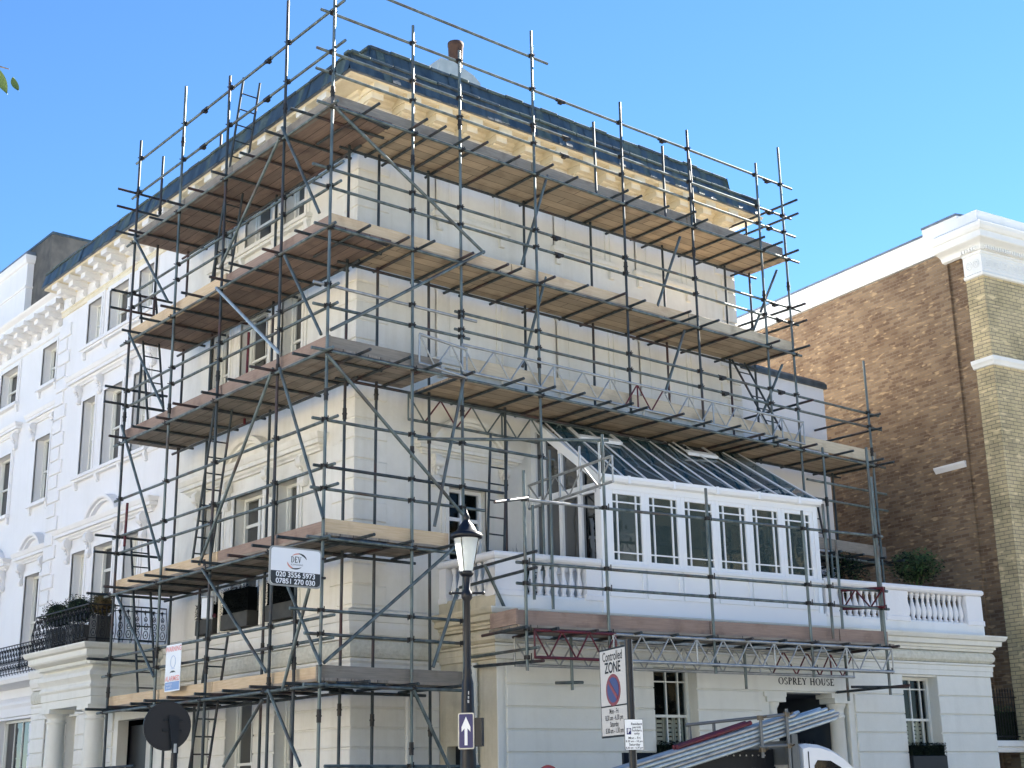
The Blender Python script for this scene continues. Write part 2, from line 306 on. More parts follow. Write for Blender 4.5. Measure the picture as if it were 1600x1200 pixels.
# ------------------------------------------------------------------ window helper
def window(F,h,parent,depth=.2,cols=2,rows=2,style='sash',inside=None,frame=SASH,glass=None,label=None,fw=.055):
    a,b,c,d=h; g=M(); o0=-depth-.06; o1=-depth
    g.box(F,a,a+fw,c,d,o0,o1+.03); g.box(F,b-fw,b,c,d,o0,o1+.03); g.box(F,a+fw,b-fw,d-fw,d,o0,o1+.03); g.box(F,a+fw,b-fw,c,c+fw,o0,o1+.03)
    A,B,C,D=a+fw,b-fw,c+fw,d-fw
    if style=='sash':
        zm=C+(D-C)*.5; g.box(F,A,B,zm-.022,zm+.022,o0,o1+.012)
        for (z0,z1,oo) in ((C,zm-.022,o1-.02),(zm+.022,D,o1)):
            g.box(F,A,A+.03,z0,z1,o0+.005,oo); g.box(F,B-.03,B,z0,z1,o0+.005,oo)
            for k in range(1,cols): u=A+(B-A)*k/cols; g.box(F,u-.011,u+.011,z0,z1,o0+.005,oo-.004)
    elif style=='marginal':
        zm=C+(D-C)*.68; g.box(F,A,B,zm-.022,zm+.022,o0,o1+.012)
        for (z0,z1) in ((C,zm-.022),(zm+.022,D)):
            for u in ((A+B)/2,B-.14): g.box(F,u-.012,u+.012,z0,z1,o0+.005,o1-.004)
        g.box(F,A,B,D-.17,D-.148,o0+.006,o1-.006)
    elif style=='french':
        u=(A+B)/2; g.box(F,u-.04,u+.04,C,D,o0,o1+.01); zt=D-.45; g.box(F,A,B,zt-.03,zt+.03,o0,o1+.006)
    fo=g.build('window',frame,parent,label)
    g=M(); g.add([F.p(A,C,o0+.03),F.p(B,C,o0+.03),F.p(B,D,o0+.03),F.p(A,D,o0+.03)],[(0,1,2,3)]); g.build('glass',glass or GLASS,fo)
    g=M(); g.add([F.p(a,c,-depth-.5),F.p(b,c,-depth-.5),F.p(b,d,-depth-.5),F.p(a,d,-depth-.5)],[(0,1,2,3)]); 
    if inside=='shutter':
        g=M(); zt=C+(D-C)*(.68 if style=='marginal' else .5); w_=(B-A)
        for k in range(4):
            u0=A+w_*k/4+.008; u1=A+w_*(k+1)/4-.008; g.box(F,u0,u0+.025,C,zt,o0-.06,o0-.03); g.box(F,u1-.025,u1,C,zt,o0-.06,o0-.03)
            z=C+.02
            while z<zt-.05: g.add([F.p(u0+.025,z,o0-.03),F.p(u1-.025,z,o0-.03),F.p(u1-.025,z+.05,o0-.06),F.p(u0+.025,z+.05,o0-.06)],[(0,1,2,3)]); z+=.07
        g.build('shutter',SHUT,fo)
    elif inside=='curtain':
        g=M(); n=14
        for s_,(ua,ub) in enumerate(((A,A+(B-A)*.3),(B-(B-A)*.3,B))):
            vs=[];
            for i in range(n+1):
                u=ua+(ub-ua)*i/n; oo=o0-.12+.03*math.sin(i*2.2+s_); vs+= [F.p(u,C,oo),F.p(u,D,oo)]
            g.add(vs,[(2*i,2*i+2,2*i+3,2*i+1) for i in range(n)],0,None,True)
        g.build('curtain',CURT,fo)
    elif inside=='blind':
        g=M(); g.box(F,A,B,D-(D-C)*random.uniform(.1,.3),D,o0-.06,o0-.05); g.build('blind',CURT,fo)
    return fo
def architrave(m_,F,h,w_=.13,o=.05,sill=True,mi=0):
    a,b,c,d=h
    for k,(ww,oo) in enumerate(((w_,o*.6),(w_*.55,o))):
        m_.box(F,a-ww,a,c,d+ww,0.002*k,oo,mi); m_.box(F,b,b+ww,c,d+ww,0.002*k,oo,mi); m_.box(F,a,b,d,d+ww,0.002*k,oo,mi)
CONS=[(0,0),(.03,-.02),(.09,-.02),(.13,.03),(.13,.08),(.10,.13),(.075,.17),(.08,.22),(.12,.27),(.19,.30),(.22,.34),(.23,.40),(.21,.45),(.17,.48),(.17,.5),(0,.5)]
def console(m_,F,u,ztop,hgt=.5,dep=.24,w_=.13,mi=0):
    poly=[(o/.24*dep,ztop-hgt+z/.5*hgt) for o,z in CONS]
    m_.prism(F,poly,u-w_/2,u+w_/2,mi,False)
    for zz,rr,oo in ((ztop-hgt*.27,.085*hgt/.5,dep*.52),(ztop-hgt*.88,.05*hgt/.5,dep*.32)):
        c=F.p(u,zz,oo); m_.tube(c-F.u*(w_/2+.02),c+F.u*(w_/2+.02),rr,12,mi); m_.tube(c-F.u*(w_/2+.035),c+F.u*(w_/2+.035),rr*.5,10,mi)
    for k in range(3): # leaf drop on the face
        c=F.p(u,ztop-hgt*(.45+.14*k),dep*(.62-.15*k)); m_.tube(c-Z*.04,c+Z*.05,.035-.007*k,8,mi,.012)
HOODP=[(0,0),(.05,0),(.06,.03),(.10,.06),(.11,.10),(.17,.10),(.17,.17),(.19,.18),(.22,.24),(.23,.27),(0,.31)]
def hood(m_,F,u0,u1,z,sc_=1.0,mi=0):
    a=F.p(u0,0,0); b=F.p(u1,0,0); back=-.05
    A2=F.p(u0,0,back); B2=F.p(u1,0,back)
    path=[A2,a,b,B2]
    d=(b-a).normalized(); right=Vector((d.y,-d.x,0))
    if right.dot(F.n)<0: path=path[::-1]
    # end returns: shift ends out so the moulding wraps the ends
    m_.sweep([(q.x,q.y) for q in path],[(o*sc_,z+h*sc_) for o,h in HOODP],mi)
def archhood(m_,F,uc,z,hw,rise,mi=0,o1=.2):
    # segmental arch ring of moulding, real depth, standing on the hood
    r=(hw*hw+rise*rise)/(2*rise); cz=z+rise-r; a0=math.asin(hw/r); n=22
    rings=[(0,.0),(o1*.55,.0),(o1*.6,.04),(o1*.9,.05),(o1,.09),(o1,.13),(0,.15)]
    vs=[]
    for i in range(n+1):
        t=-a0+2*a0*i/n
        for o,dr in rings: vs.append(F.p(uc+(r-.15+dr)*math.sin(t),cz+(r-.15+dr)*math.cos(t),o))
    k=len(rings); m_.add(vs,[(i*k+j,(i+1)*k+j,(i+1)*k+j+1,i*k+j+1) for i in range(n) for j in range(k-1)],mi,None,False)
    m_.add(vs[:k],[tuple(range(k))],mi); m_.add(vs[-k:],[tuple(range(k-1,-1,-1))],mi)
    vs=[F.p(uc,z-.02,.02)]+[F.p(uc+(r-.14)*math.sin(-a0+2*a0*i/n),cz+(r-.14)*math.cos(-a0+2*a0*i/n),.02) for i in range(n+1)]
    m_.add(vs,[(0,i+1,i+2) for i in range(n)],mi)
def courses(m_,F,u0,u1,zs,holes,o=.028,gap=.022,mi=0,ch=.012):
    for z0,z1 in zip(zs,zs[1:]):
        segs=[(u0,u1)]
        for h in holes:
            if h[2]<(z0+z1)/2<h[3]:
                ns=[]
                for a,b in segs:
                    if h[1]<=a or h[0]>=b: ns.append((a,b)); continue
                    if h[0]>a: ns.append((a,h[0]))
                    if h[1]<b: ns.append((h[1],b))
                segs=ns
        for a,b in segs:
            if b-a>.04: m_.box(F,a,b,z0+gap/2,z1-gap/2,-.01,o,mi,ch)
# ------------------------------------------------------------------ corner house
HOUSE=thing('corner_house','tall cream and white stucco corner house wrapped in scaffolding, bracketed cornice and slate eaves','house',(0,0,0))
GW=[(4.45,5.1),(2.93,3.9),(1.68,2.25)]; 
hG=[(a,b,1.0,3.3) for a,b in ((1.7,2.25),(2.93,3.9),(4.5,5.1),(10.3,10.85),(11.2,12.0))]
hG2=[(7.0,8.3,.2,3.1)]
h1=[(1.67,2.37,4.42,6.77),(2.82,3.85,4.42,6.77),(4.28,4.97,4.42,6.77),(7.78,8.45,4.42,6.77),(9.0,9.95,4.42,6.77),(10.4,11.1,4.42,6.77)]
h2=[(1.67,2.37,8.5,10.22),(2.82,3.85,8.5,10.22),(4.28,4.97,8.5,10.22),(7.78,8.45,8.5,10.22),(9.0,9.95,8.5,10.22),(10.4,11.1,8.5,10.22)]
h3=[(1.67,2.39,11.53,12.55),(2.8,3.82,11.53,12.55),(4.28,4.97,11.53,12.55),(7.75,8.47,11.53,12.55),(9.0,10.0,11.53,12.55),(10.42,11.15,11.53,12.55)]
YE=12.75
g=M(); g.wall(FL,0,YE,0,4.0,hG+hG2,.22); g.wall(FL,0,6.3,4.0,13.6,h1+h2+h3,.2)
g.build('street_wall',CREAM,HOUSE)
g=M(); g.wall(FL,6.3,YE,4.0,13.6,h1+h2+h3,.2); g.build('street_wall',WHITE,HOUSE,'whiter stretch of street wall')  # this stretch uses the whiter render
hw=[(1.86,2.66,5.3,6.55)]
g=M(); g.wall(FR,0,9.4,0,13.6,hw+[(4.3,8.0,4.4,6.7)],.2); g.build('side_wall',CREAM,HOUSE)
g=M(); g.add([(0,YE,0),(0,YE,13.6),(10,YE,13.6),(10,YE,0)],[(0,1,2,3)]); g.add([(9.4,0,0),(9.4,YE,0),(9.4,YE,13.6),(9.4,0,13.6)],[(0,1,2,3)])
g.build('rear_wall',WHITE,HOUSE)
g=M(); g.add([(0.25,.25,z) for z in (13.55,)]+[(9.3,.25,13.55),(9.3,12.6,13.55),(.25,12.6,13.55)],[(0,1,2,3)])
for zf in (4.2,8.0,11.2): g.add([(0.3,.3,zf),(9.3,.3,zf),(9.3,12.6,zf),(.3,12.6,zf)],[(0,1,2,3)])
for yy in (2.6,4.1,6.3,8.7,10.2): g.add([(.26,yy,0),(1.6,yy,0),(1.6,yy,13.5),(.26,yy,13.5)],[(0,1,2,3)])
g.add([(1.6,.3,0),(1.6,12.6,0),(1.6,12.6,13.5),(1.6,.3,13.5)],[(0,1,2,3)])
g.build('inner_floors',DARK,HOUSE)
# mouldings
LINE=[(0,YE),(0,0),(9.4,0),(9.4,.3)]
g=M()
g.sweep([(0,6.3),(0,0),(1.68,0)],[(0,3.32),(.03,3.32),(.03,3.44),(.045,3.45),(.045,3.56),(.07,3.60),(.07,3.63),(0.0,3.64)])
g.sweep([(0,YE),(0,0),(1.66,0)],[(0,3.93),(.07,3.94),(.07,3.98),(.10,4.0),(.12,4.06),(.13,4.10),(.13,4.19),(.15,4.2),(.17,4.27),(.18,4.31),(.18,4.36),(0,4.42)])
g.sweep([(0,YE),(0,9.0)],[(0,3.32),(.03,3.32),(.03,3.44),(.045,3.45),(.045,3.56),(.07,3.60),(.07,3.63),(0.0,3.64)])
g.build('string_course',CREAM,HOUSE)
g=M(); g.sweep([(0,YE),(0,0),(1.68,0)],[(0,3.65),(.05,3.66),(.075,3.72),(.082,3.79),(.075,3.86),(.05,3.92),(0,3.925)]); g.build('frieze_band',VERM,HOUSE,'rough vermiculated band under the first floor ledge')
g=M()
g.sweep(LINE,[(0,12.66),(.03,12.67),(.04,12.71),(.04,12.76),(.06,12.77),(.06,12.80),(0,12.81)])
g.sweep(LINE,[(0,13.12),(.03,13.13),(.05,13.17),(.10,13.2),(.12,13.24),(.50,13.25),(.51,13.28),(.53,13.30),(0,13.31)])
g.build('cornice',CORN,HOUSE)
g=M(); g.sweep([(0,YE),(0,6.8)],[(0,8.36),(.03,8.37),(.05,8.41),(.05,8.45),(0,8.46)]); g.build('string_course',WHITE,HOUSE)
# modillion brackets under the cornice
def modillion(F,u,parent,mat,first):
    g=M(); g.box(F,u-.15,u+.15,13.14,13.255,0,.50,0,.0); g.box(F,u-.12,u+.12,13.02,13.14,0,.38)
    poly=[(0,12.80),(.05,12.80),(.10,12.84),(.11,12.90),(.09,12.95),(.12,12.98),(.22,12.99),(.28,13.03),(.28,13.08),(.24,13.10),(.24,13.14),(0,13.14)]
    g.prism(F,poly,u-.085,u+.085)
    c=F.p(u,12.89,.07); g.tube(c-F.u*.105,c+F.u*.105,.05,10); g.tube(c-F.u*.12,c+F.u*.12,.022,8)
    c=F.p(u,13.05,.22); g.tube(c-F.u*.10,c+F.u*.10,.06,10); g.tube(c-F.u*.115,c+F.u*.115,.028,8)
    return g.build('cornice_bracket',mat,parent)
b0=modillion(FR,.12,HOUSE,CORN,True)
for k in range(1,14): dup(b0,HOUSE,(.683*k,0,0))
b1=modillion(FL,.43,HOUSE,CREAM,True)
for k in range(1,9): dup(b1,HOUSE,(0,.69*k,0))
b2=modillion(FL,.43+.69*9,HOUSE,WHITE,True)
for k in range(1,9): dup(b2,HOUSE,(0,.69*k,0))
# slate eaves in two tiers made of separate hung slates
g=M(); rnd=random.Random(3)
def slates(path,z0,z1,o,tilt,w_=.17):
    for (a,b) in zip(path,path[1:]):
        a=Vector((*a,0));b=Vector((*b,0)); L=(b-a).length; d=(b-a)/L; F=Fr(a,d,Vector((d.y,-d.x,0))); n=int(L/w_)
        for k in range(n):
            u0=L*k/n; u1=L*(k+1)/n-.008; t=rnd.uniform(0,.012); zz=z0-rnd.uniform(0,.03)
            vs=[F.p(u0,zz,o+t+.02),F.p(u1,zz,o+t+.02),F.p(u1,z1,o-tilt+t),F.p(u0,z1,o-tilt+t),F.p(u0,zz,o+t),F.p(u1,zz,o+t)]
            mi=0 if rnd.random()<.8 else 1
            g.add(vs,[(0,1,2,3),(0,4,5,1)],mi)
e=.58; E0=[(-e,12.7),(-e,-e),(9.75,-e),(9.75,.6)]
slates(E0,13.29,13.64,0,.08)
g.sweep(E0,[(-.7,13.315),(-.01,13.315),(-.015,13.34),(-.09,13.62),(-.12,13.63),(-.7,13.63)],0)
slates([(-.08,12.7),(-.08,-.40),(9.05,-.40),(9.05,.6)],13.66,14.0,0,.07)
g.sweep([(-.08,12.7),(-.08,-.4),(9.05,-.4),(9.05,.6)],[(-.5,13.65),(-.01,13.65),(-.085,13.98),(-.5,13.99)],0)
for (a,b) in (((-.02,12.7),(-.02,-.34)),((-.02,-.34),(9.0,-.34))):   # lumpy capping tiles
    a=Vector((*a,0)); b=Vector((*b,0)); L_=(b-a).length; d=(b-a)/L_; F_c=Fr(a,d,Vector((d.y,-d.x,0))); n_c=int(L_/.42)
    for k in range(n_c):
        u0=L_*k/n_c; u1=L_*(k+1)/n_c-.02; dz=rnd.uniform(-.012,.02); g.box(F_c,u0,u1,13.97+dz,14.03+dz,-.22,.03,1 if rnd.random()<.7 else 0,.012)
for (a,b) in (((-.58,12.7),(-.58,-.58)),((-.58,-.58),(9.75,-.58))):
    a=Vector((*a,0)); b=Vector((*b,0)); L_=(b-a).length; d=(b-a)/L_; F_c=Fr(a,d,Vector((d.y,-d.x,0))); n_c=int(L_/.45)
    for k in range(n_c):
        u0=L_*k/n_c; u1=L_*(k+1)/n_c-.02; dz=rnd.uniform(-.008,.012); g.box(F_c,u0,u1,13.62+dz,13.67+dz,-.2,-.045,1 if rnd.random()<.6 else 0,.01)
g.add([(-.45,12.7,13.60),(-.45,-.45,13.61),(9.6,-.45,13.61),(9.6,12.7,13.61)],[(0,1,2,3)],1)
g.build('slate_roof',[SLATE,SLATE2],HOUSE)
g=M(); g.sweep([(-.59,12.72),(-.59,-.59),(9.76,-.59)],[(-.02,13.27),(.0,13.27),(.0,13.285),(-.02,13.29),(-.3,13.28)]); g.build('lead_flashing',LEAD,HOUSE)
# chimney pot on its leaded base behind the eaves
CH=M(); CH.lathe((3.62,2.0,15.35),[(.15,0),(.15,.08),(.125,.1),(.155,.95),(.165,.97),(.165,1.05),(.14,1.05),(.13,.9)],14); CHo=CH.build('chimney_pot',TERRA,HOUSE)
g=M(); g.box(FX,3.1,4.1,13.6,15.2,1.7,2.4); g.plate(FX,[(2.85,15.2),(4.05,15.2),(4.02,15.5),(3.85,15.62),(3.35,15.76),(3.02,15.74)],1.7,2.3); g.build('chimney_stack',noisy('lead_white',(.38,.42,.42),(.5,.53,.52),4,.6),HOUSE)
# quoins: corner and far end of side wall, and the end of the street front
def quoins(fn,z0,z1,hgt=.335):
    g=M(); z=z0; k=0
    while z+hgt<=z1+.01: fn(g,z+.014,z+hgt-.014,k%2); z+=hgt; k+=1
    return g
def qc(g,a,b,k):
    w1=.62 if k else .40; w2=.40 if k else .62
    # two face plates meeting at the corner, chamfered
    s=.03; c=.012
    vs=[(-s,-s+0,a+c),(-s,-s,b-c)]
    g.box(FL,-s+.0,w1,a,b,-.01,s,0,c); g.box(FR,0,w2,a,b,-.01,s-.001,0,c)
quoins(qc,4.45,12.62).build('quoin_blocks',CREAM,HOUSE)
def qe(g,a,b,k): g.box(FR,9.4-(.55 if k else .36),9.44,a,b,-.01,.035,0,.012); g.box(Fr((9.4,0,0),(0,1,0),(1,0,0)),0,.3,a,b,-.01,.035,0,.012)
quoins(qe,4.9,12.62).build('quoin_blocks',CREAM,HOUSE)
def ql(g,a,b,k): g.box(FL,YE-(.60 if k else .42),YE+.03,a,b,-.01,.045,0,.015)
quoins(ql,4.5,12.62,.33).build('quoin_blocks',WHITE,HOUSE)
# rusticated ground floor
ZS=[.5,.8,1.1,1.4,1.7,2.0,2.3,2.6,2.9,3.32]
g=M(); courses(g,FL,-.027,6.2,ZS,hG+hG2); courses(g,FL,8.5,YE,ZS,hG+hG2); courses(g,FR,0,1.0,ZS,[]); courses(g,FR,1.18,1.66,ZS,[])
g.box(FR,1.0,1.18,0,3.32,-.01,.06,0,.02); g.build('rusticated_courses',CREAM,HOUSE)
# windows
for i,h in enumerate(hG): window(FL,h,HOUSE,.22,2 if h[1]-h[0]>.8 else 1,inside='shutter' if i<3 else 'curtain')
for i,h in enumerate(h1): window(FL,h,HOUSE,.2,2,style='french' if h[1]-h[0]>.8 else 'sash',inside='curtain' if i not in(0,) else None)
for i,h in enumerate(h2): window(FL,h,HOUSE,.2,2 if h[1]-h[0]>.8 else 1,inside='blind' if i%2 else 'curtain')
for i,h in enumerate(h3): window(FL,h,HOUSE,.2,2 if h[1]-h[0]>.8 else 1,inside='shutter' if i in(1,2) else 'blind')
window(FR,hw[0],HOUSE,.14,2,style='french',frame=TRIM)
for half,mat,hs in ((0,CREAM,(0,1,2)),(1,WHITE,(3,4,5))):
    g=M(); s0=g
    for hl in (h1,h2,h3):
        for i in hs: architrave(g,FL,hl[i])
    a1,b1=(1.0,5.6) if not half else (7.25,11.75)
    uc=(a1+b1)/2
    uc=3.335 if not half else 9.475
    hood(g,FL,a1,b1,7.1); archhood(g,FL,uc,7.36,.86,.46)
    hood(g,FL,a1+.15,b1-.15,10.62)
    for hl,zt,hh in ((h1,7.12,.52),(h2,10.64,.42)):
        i0,i1,i2=hs
        for u in (hl[i0][0]-.22,(hl[i0][1]+hl[i1][0])/2,(hl[i1][1]+hl[i2][0])/2,hl[i2][1]+.22): console(g,FL,u,zt,hh,.2,.13)
    # panels between hood and heads, sills on brackets
    for hl,zz in ((h2,8.42),(h3,11.45)):
        u0=hl[hs[0]][0]-.2; u1=hl[hs[2]][1]+.2
        g.box(FL,u0,u1,zz,zz+.07,-.01,.13); g.box(FL,u0+.03,u1-.03,zz-.05,zz,-.01,.09)
        for u in (u0+.1,hl[hs[1]][0]-.1,hl[hs[1]][1]+.1,u1-.1): g.prism(FL,[(0,zz-.22),(.05,zz-.2),(.09,zz-.1),(.09,zz-.05),(0,zz-.05)],u-.05,u+.05)
    for hl,z0,z1 in ((h1,4.42,6.9),(h2,8.5,10.35)):
        for a,b in ((hl[hs[0]][1]+.13,hl[hs[1]][0]-.13),(hl[hs[1]][1]+.13,hl[hs[2]][0]-.13)):
            if b-a>.06: g.box(FL,a+.01,b-.01,z0,z1,-.01,.035,0,.01)
    g.build('window_surround',mat,HOUSE)
# side wall: arched hood over its window and six blind windows
g=M(); architrave(g,FR,hw[0],.14,.05); g.box(FR,1.5,3.0,6.72,7.0,-.01,.05); hood(g,FR,1.35,3.25,7.05,.8); archhood(g,FR,2.3,7.29,.86,.5,0,.17)
for u in (1.58,3.02): console(g,FR,u,7.06,.52,.18,.13)
g.build('window_surround',CREAM,HOUSE)
for (a,b) in ((1.62,3.18),(4.38,5.92),(6.52,8.06)):
    for z0,z1 in ((8.75,10.3),(11.45,12.5)):
        g=M(); w_=.16
        for ww,oo in ((.22,.03),(.12,.055)):
            g.box(FR,a,a+ww,z0,z1,-.01,oo,0,.008); g.box(FR,b-ww,b,z0,z1,-.01,oo,0,.008); g.box(FR,a+ww,b-ww,z1-ww,z1-.001,-.01,oo,0,.008)
        g.box(FR,a-.08,b+.08,z0-.09,z0,-.01,.11,0,.012); g.box(FR,a-.03,b+.03,z0-.14,z0-.09,-.01,.07)
        for u in (a+.08,b-.08): g.prism(FR,[(0,z0-.32),(.03,z0-.32),(.06,z0-.26),(.07,z0-.2),(.09,z0-.14),(0,z0-.14)],u-.055,u+.055); c=FR.p(u,z0-.29,.03); g.tube(c-FR.u*.05,c+FR.u*.05,.035,8)
        if z0<9:
            for u in (a+.02,b-.02): console(g,FR,u,z1+.1,.4,.14,.10)
            hood(g,FR,a-.15,b+.15,z1+.08,.6)
        g.box(FR,a+.3,b-.3,z0+.1,z1-.32,-.01,.012,0,.006)
        g.build('blind_window',CREAM,HOUSE)
# portico of the corner house
PY0,PY1,PX=6.45,8.75,1.38
g=M(); path=[(0.0,PY1),(-PX,PY1),(-PX,PY0),(0.0,PY0)]
prof=[(-.6,3.28),(0,3.28),(0,3.42),(.02,3.43),(.02,3.56),(.05,3.60),(.05,3.63),(.03,3.66),(.03,3.7),(.05,3.74),(.09,3.80),(.08,3.87),(.02,3.93),(.0,3.97),(.04,3.99),(.10,4.0),(.10,4.07),(.14,4.08),(.22,4.12),(.24,4.15),(.24,4.24),(.30,4.27),(.33,4.33),(.33,4.36),(.0,4.37)]
path2=[(-.001,PY1),(-PX,PY1),(-PX,PY0),(-.001,PY0)]
# direction: outward on the right of travel
g.sweep([(q[0],q[1]) for q in path2],prof); g.add([(0,PY1,4.365),(-PX,PY1,4.365),(-PX,PY0,4.365),(0,PY0,4.365)],[(0,1,2,3)]); g.add([(0,PY1,3.285),(-PX,PY1,3.285),(-PX,PY0,3.285),(0,PY0,3.285)],[(0,1,2,3)])
FP=Fr((0,PY0,0),(-1,0,0),(0,-1,0)); FP2=Fr((-PX,0,0),(0,1,0),(-1,0,0))
for k in range(24): g.box(FP,.05+k*.058,.085+k*.058,4.0,4.055,.0,.125)
for k in range(38): g.box(FP2,PY0+.03+k*.058,PY0+.065+k*.058,4.0,4.055,.0,.125)
g.build('portico',GROUNDST,HOUSE)
for yc in (6.72,8.5):
    g=M(); g.lathe((-1.17,yc,0),[(.26,0),(.26,.12),(.22,.15),(.25,.2),(.22,.28),(.205,.32),(.20,1.2),(.172,3.0),(.172,3.02),(.19,3.03),(.19,3.06),(.172,3.07),(.172,3.12),(.22,3.17),(.24,3.2)],24)
    g.box(FP2,yc-.25,yc+.25,3.2,3.285,-.46,.04); g.build('column',GROUNDST,HOUSE)
g=M(); g.box(FL,7.0,8.3,.2,3.0,-.3,-.26); g.build('front_door',BLKP,HOUSE)
# cast iron balcony railing with topiary
def railing(path,z0,z1,parent,step=.17,belly=.09):
    g=M()
    for a,b in zip(path,path[1:]):
        a=Vector((*a,0));b=Vector((*b,0)); L=(b-a).length; d=(b-a)/L; nr=Vector((d.y,-d.x,0)); n=max(2,int(L/step))
        for zz,rr in ((z1,.014),(z1-.09,.007),(z0+.05,.010)): g.tube(a+Z*zz,b+Z*zz,rr,6)
        for k in range(n+1):
            p=a+d*L*k/n; H=z1-z0; q=[p+Z*(z0+H*t)+nr*belly*math.sin(math.pi*min(1,t*1.15))*(1-t*.6) for t in (0,.15,.3,.45,.6,.75,.9,1)]
            g.chain(q,.0075,5)
            if k<n:
                for t,rr in ((.22,.05),(.45,.042),(.66,.03)):
                    c=p+d*(L/n/2)+Z*(z0+H*t)+nr*belly*math.sin(math.pi*min(1,t*1.15))*(1-t*.6)
                    pts=[c+d*rr*math.cos(x*math.pi/3)+Z*rr*1.5*math.sin(x*math.pi/3) for x in range(7)]; g.chain(pts,.008,4)
                    g.tube(c-Z*.02,c+Z*.02,.014,6,0,.004)
                c=p+d*(L/n/2); g.tube(c+Z*(z0+H*.72)+nr*belly*.4,c+Z*(z1-.05),.006,4); g.tube(c+Z*(z1-.14),c+Z*(z1-.07),.006,6,0,.03)
    return g.build('balcony_railing',BLACK,parent)
railing([(-.05,PY1+.1),(-PX-.2,PY1+.1),(-PX-.2,PY0-.12),(-.05,PY0-.12)],4.4,5.06,HOUSE)
def leaves(g,c,rad,n,size,mi=0,flat=0):
    c=Vector(c)
    for i in range(n):
        d=Vector((random.gauss(0,1),random.gauss(0,1),random.gauss(0,1))).normalized(); rr=random.random()**.35
        bumpy=1+.12*math.sin(d.x*5+c.x)+.12*math.sin(d.y*6+d.z*4)
        p=c+Vector((d.x*rad[0],d.y*rad[1],d.z*rad[2]))*rr*bumpy
        t=Vector((random.gauss(0,1),random.gauss(0,1),random.gauss(0,1))).normalized(); b=t.orthogonal().normalized(); s=size*random.uniform(.6,1.3)
        g.add([p-t*s,p+b*s*.45,p+t*s,p-b*s*.45],[(0,1,2,3)],mi if random.random()<.8 else mi+1)
def ball_plant(name,label,cat,base,r,mats,pot=True,pr=.16,ph=.3,n=2200,group=None,leaf=.022,zs=1.0,conic=False):
    t=thing(name,label,cat,base,group); bx_,by_,bz_=base
    g=M(); g.box(Fr((bx_,by_,0),(1,0,0),(0,1,0)),-pr,pr,bz_,bz_+ph,-pr,pr,0); g.build('planter',PLANTER,t)
    g=M(); g.lathe((bx_,by_,bz_+ph+r*zs*.9),[(.02,-r*zs*.7),(r*.6,-r*zs*.55),(r*.8,0),(r*.6,r*zs*.55),(.05,r*zs*.75)],12); leaves(g,(bx_,by_,bz_+ph+r*zs*.9),(r,r,r*zs),n,leaf); g.build('foliage',mats,t)
    return t
GT='clipped box balls behind the balcony railing'
ball_plant('topiary_ball','round green topiary ball at the far left end of the black balcony railing','topiary',(-1.3,8.45,4.38),.30,[LEAFD,LEAF],ph=.42,group=GT)
ball_plant('topiary_ball','round green topiary ball in the middle of the balcony railing','topiary',(-1.3,7.45,4.38),.30,[LEAFD,LEAF],ph=.42,group=GT)
ball_plant('topiary_ball','browning bronze topiary ball in a dark planter at the balcony corner','topiary',(-1.2,6.62,4.38),.24,[LEAFB,LEAFD],ph=.5)
# door number on the near column
# planters with dense hedging in the first floor windows of the street front
for i,(a,b,ct) in enumerate(((4.35,5.0,4.98),(3.1,4.05,5.15),(1.62,2.5,5.12))):
    t=thing('window_planter',['narrow dark planter with black-green hedge on the ledge, furthest from the house corner','grey planter with tall dark hedge in the middle first floor window','grey planter with tall dark hedge on the ledge below the phone number sign'][i],'planter',(-.05,a,4.42),'hedge planters on the first floor ledge')
    g=M(); g.box(FL,a,b,4.43,4.70,-.12,.12,0,.01); g.build('planter_box',PLANTER,t)
    g=M(); g.box(FL,a+.03,b-.03,4.68,ct-.04,-.09,.09); 
    for k in range(1700):
        u=random.uniform(a,b); z=random.uniform(4.7,ct); o=random.choice((random.uniform(.08,.14),random.uniform(-.14,.14))); p=FL.p(u,z,o); tt=Vector((random.gauss(0,1),random.gauss(0,1),random.gauss(0,1))).normalized(); bb=tt.orthogonal().normalized(); g.add([p-tt*.018,p+bb*.008,p+tt*.018,p-bb*.008],[(0,1,2,3)])
    g.build('hedge',mk('hedge_black_green',(.003,.005,.006),.9,0,.1),t)
# ------------------------------------------------------------------ rear extension
X=thing('rear_extension','plain white rendered rear extension with dark slate coping behind the scaffolding','extension',(9.4,0,0))
g=M(); g.add([(9.41,0.02,0),(12.2,0.02,0),(12.2,0.02,10.0),(9.41,.02,10.0)],[(0,1,2,3)]); g.add([(12.2,.02,0),(12.2,8,0),(12.2,8,10),(12.2,.02,10)],[(0,1,2,3)]); g.add([(9.41,.02,9.98),(12.2,.02,9.98),(12.2,8,9.98),(9.41,8,9.98)],[(0,1,2,3)]); g.build('wall',WHITE,X)
g=M(); g.sweep([(9.41,.02),(12.2,.02),(12.2,8)],[(-.3,10.0),(.06,10.0),(.06,10.1),(.02,10.16),(-.3,10.16)]); g.build('coping',SLATE,X)
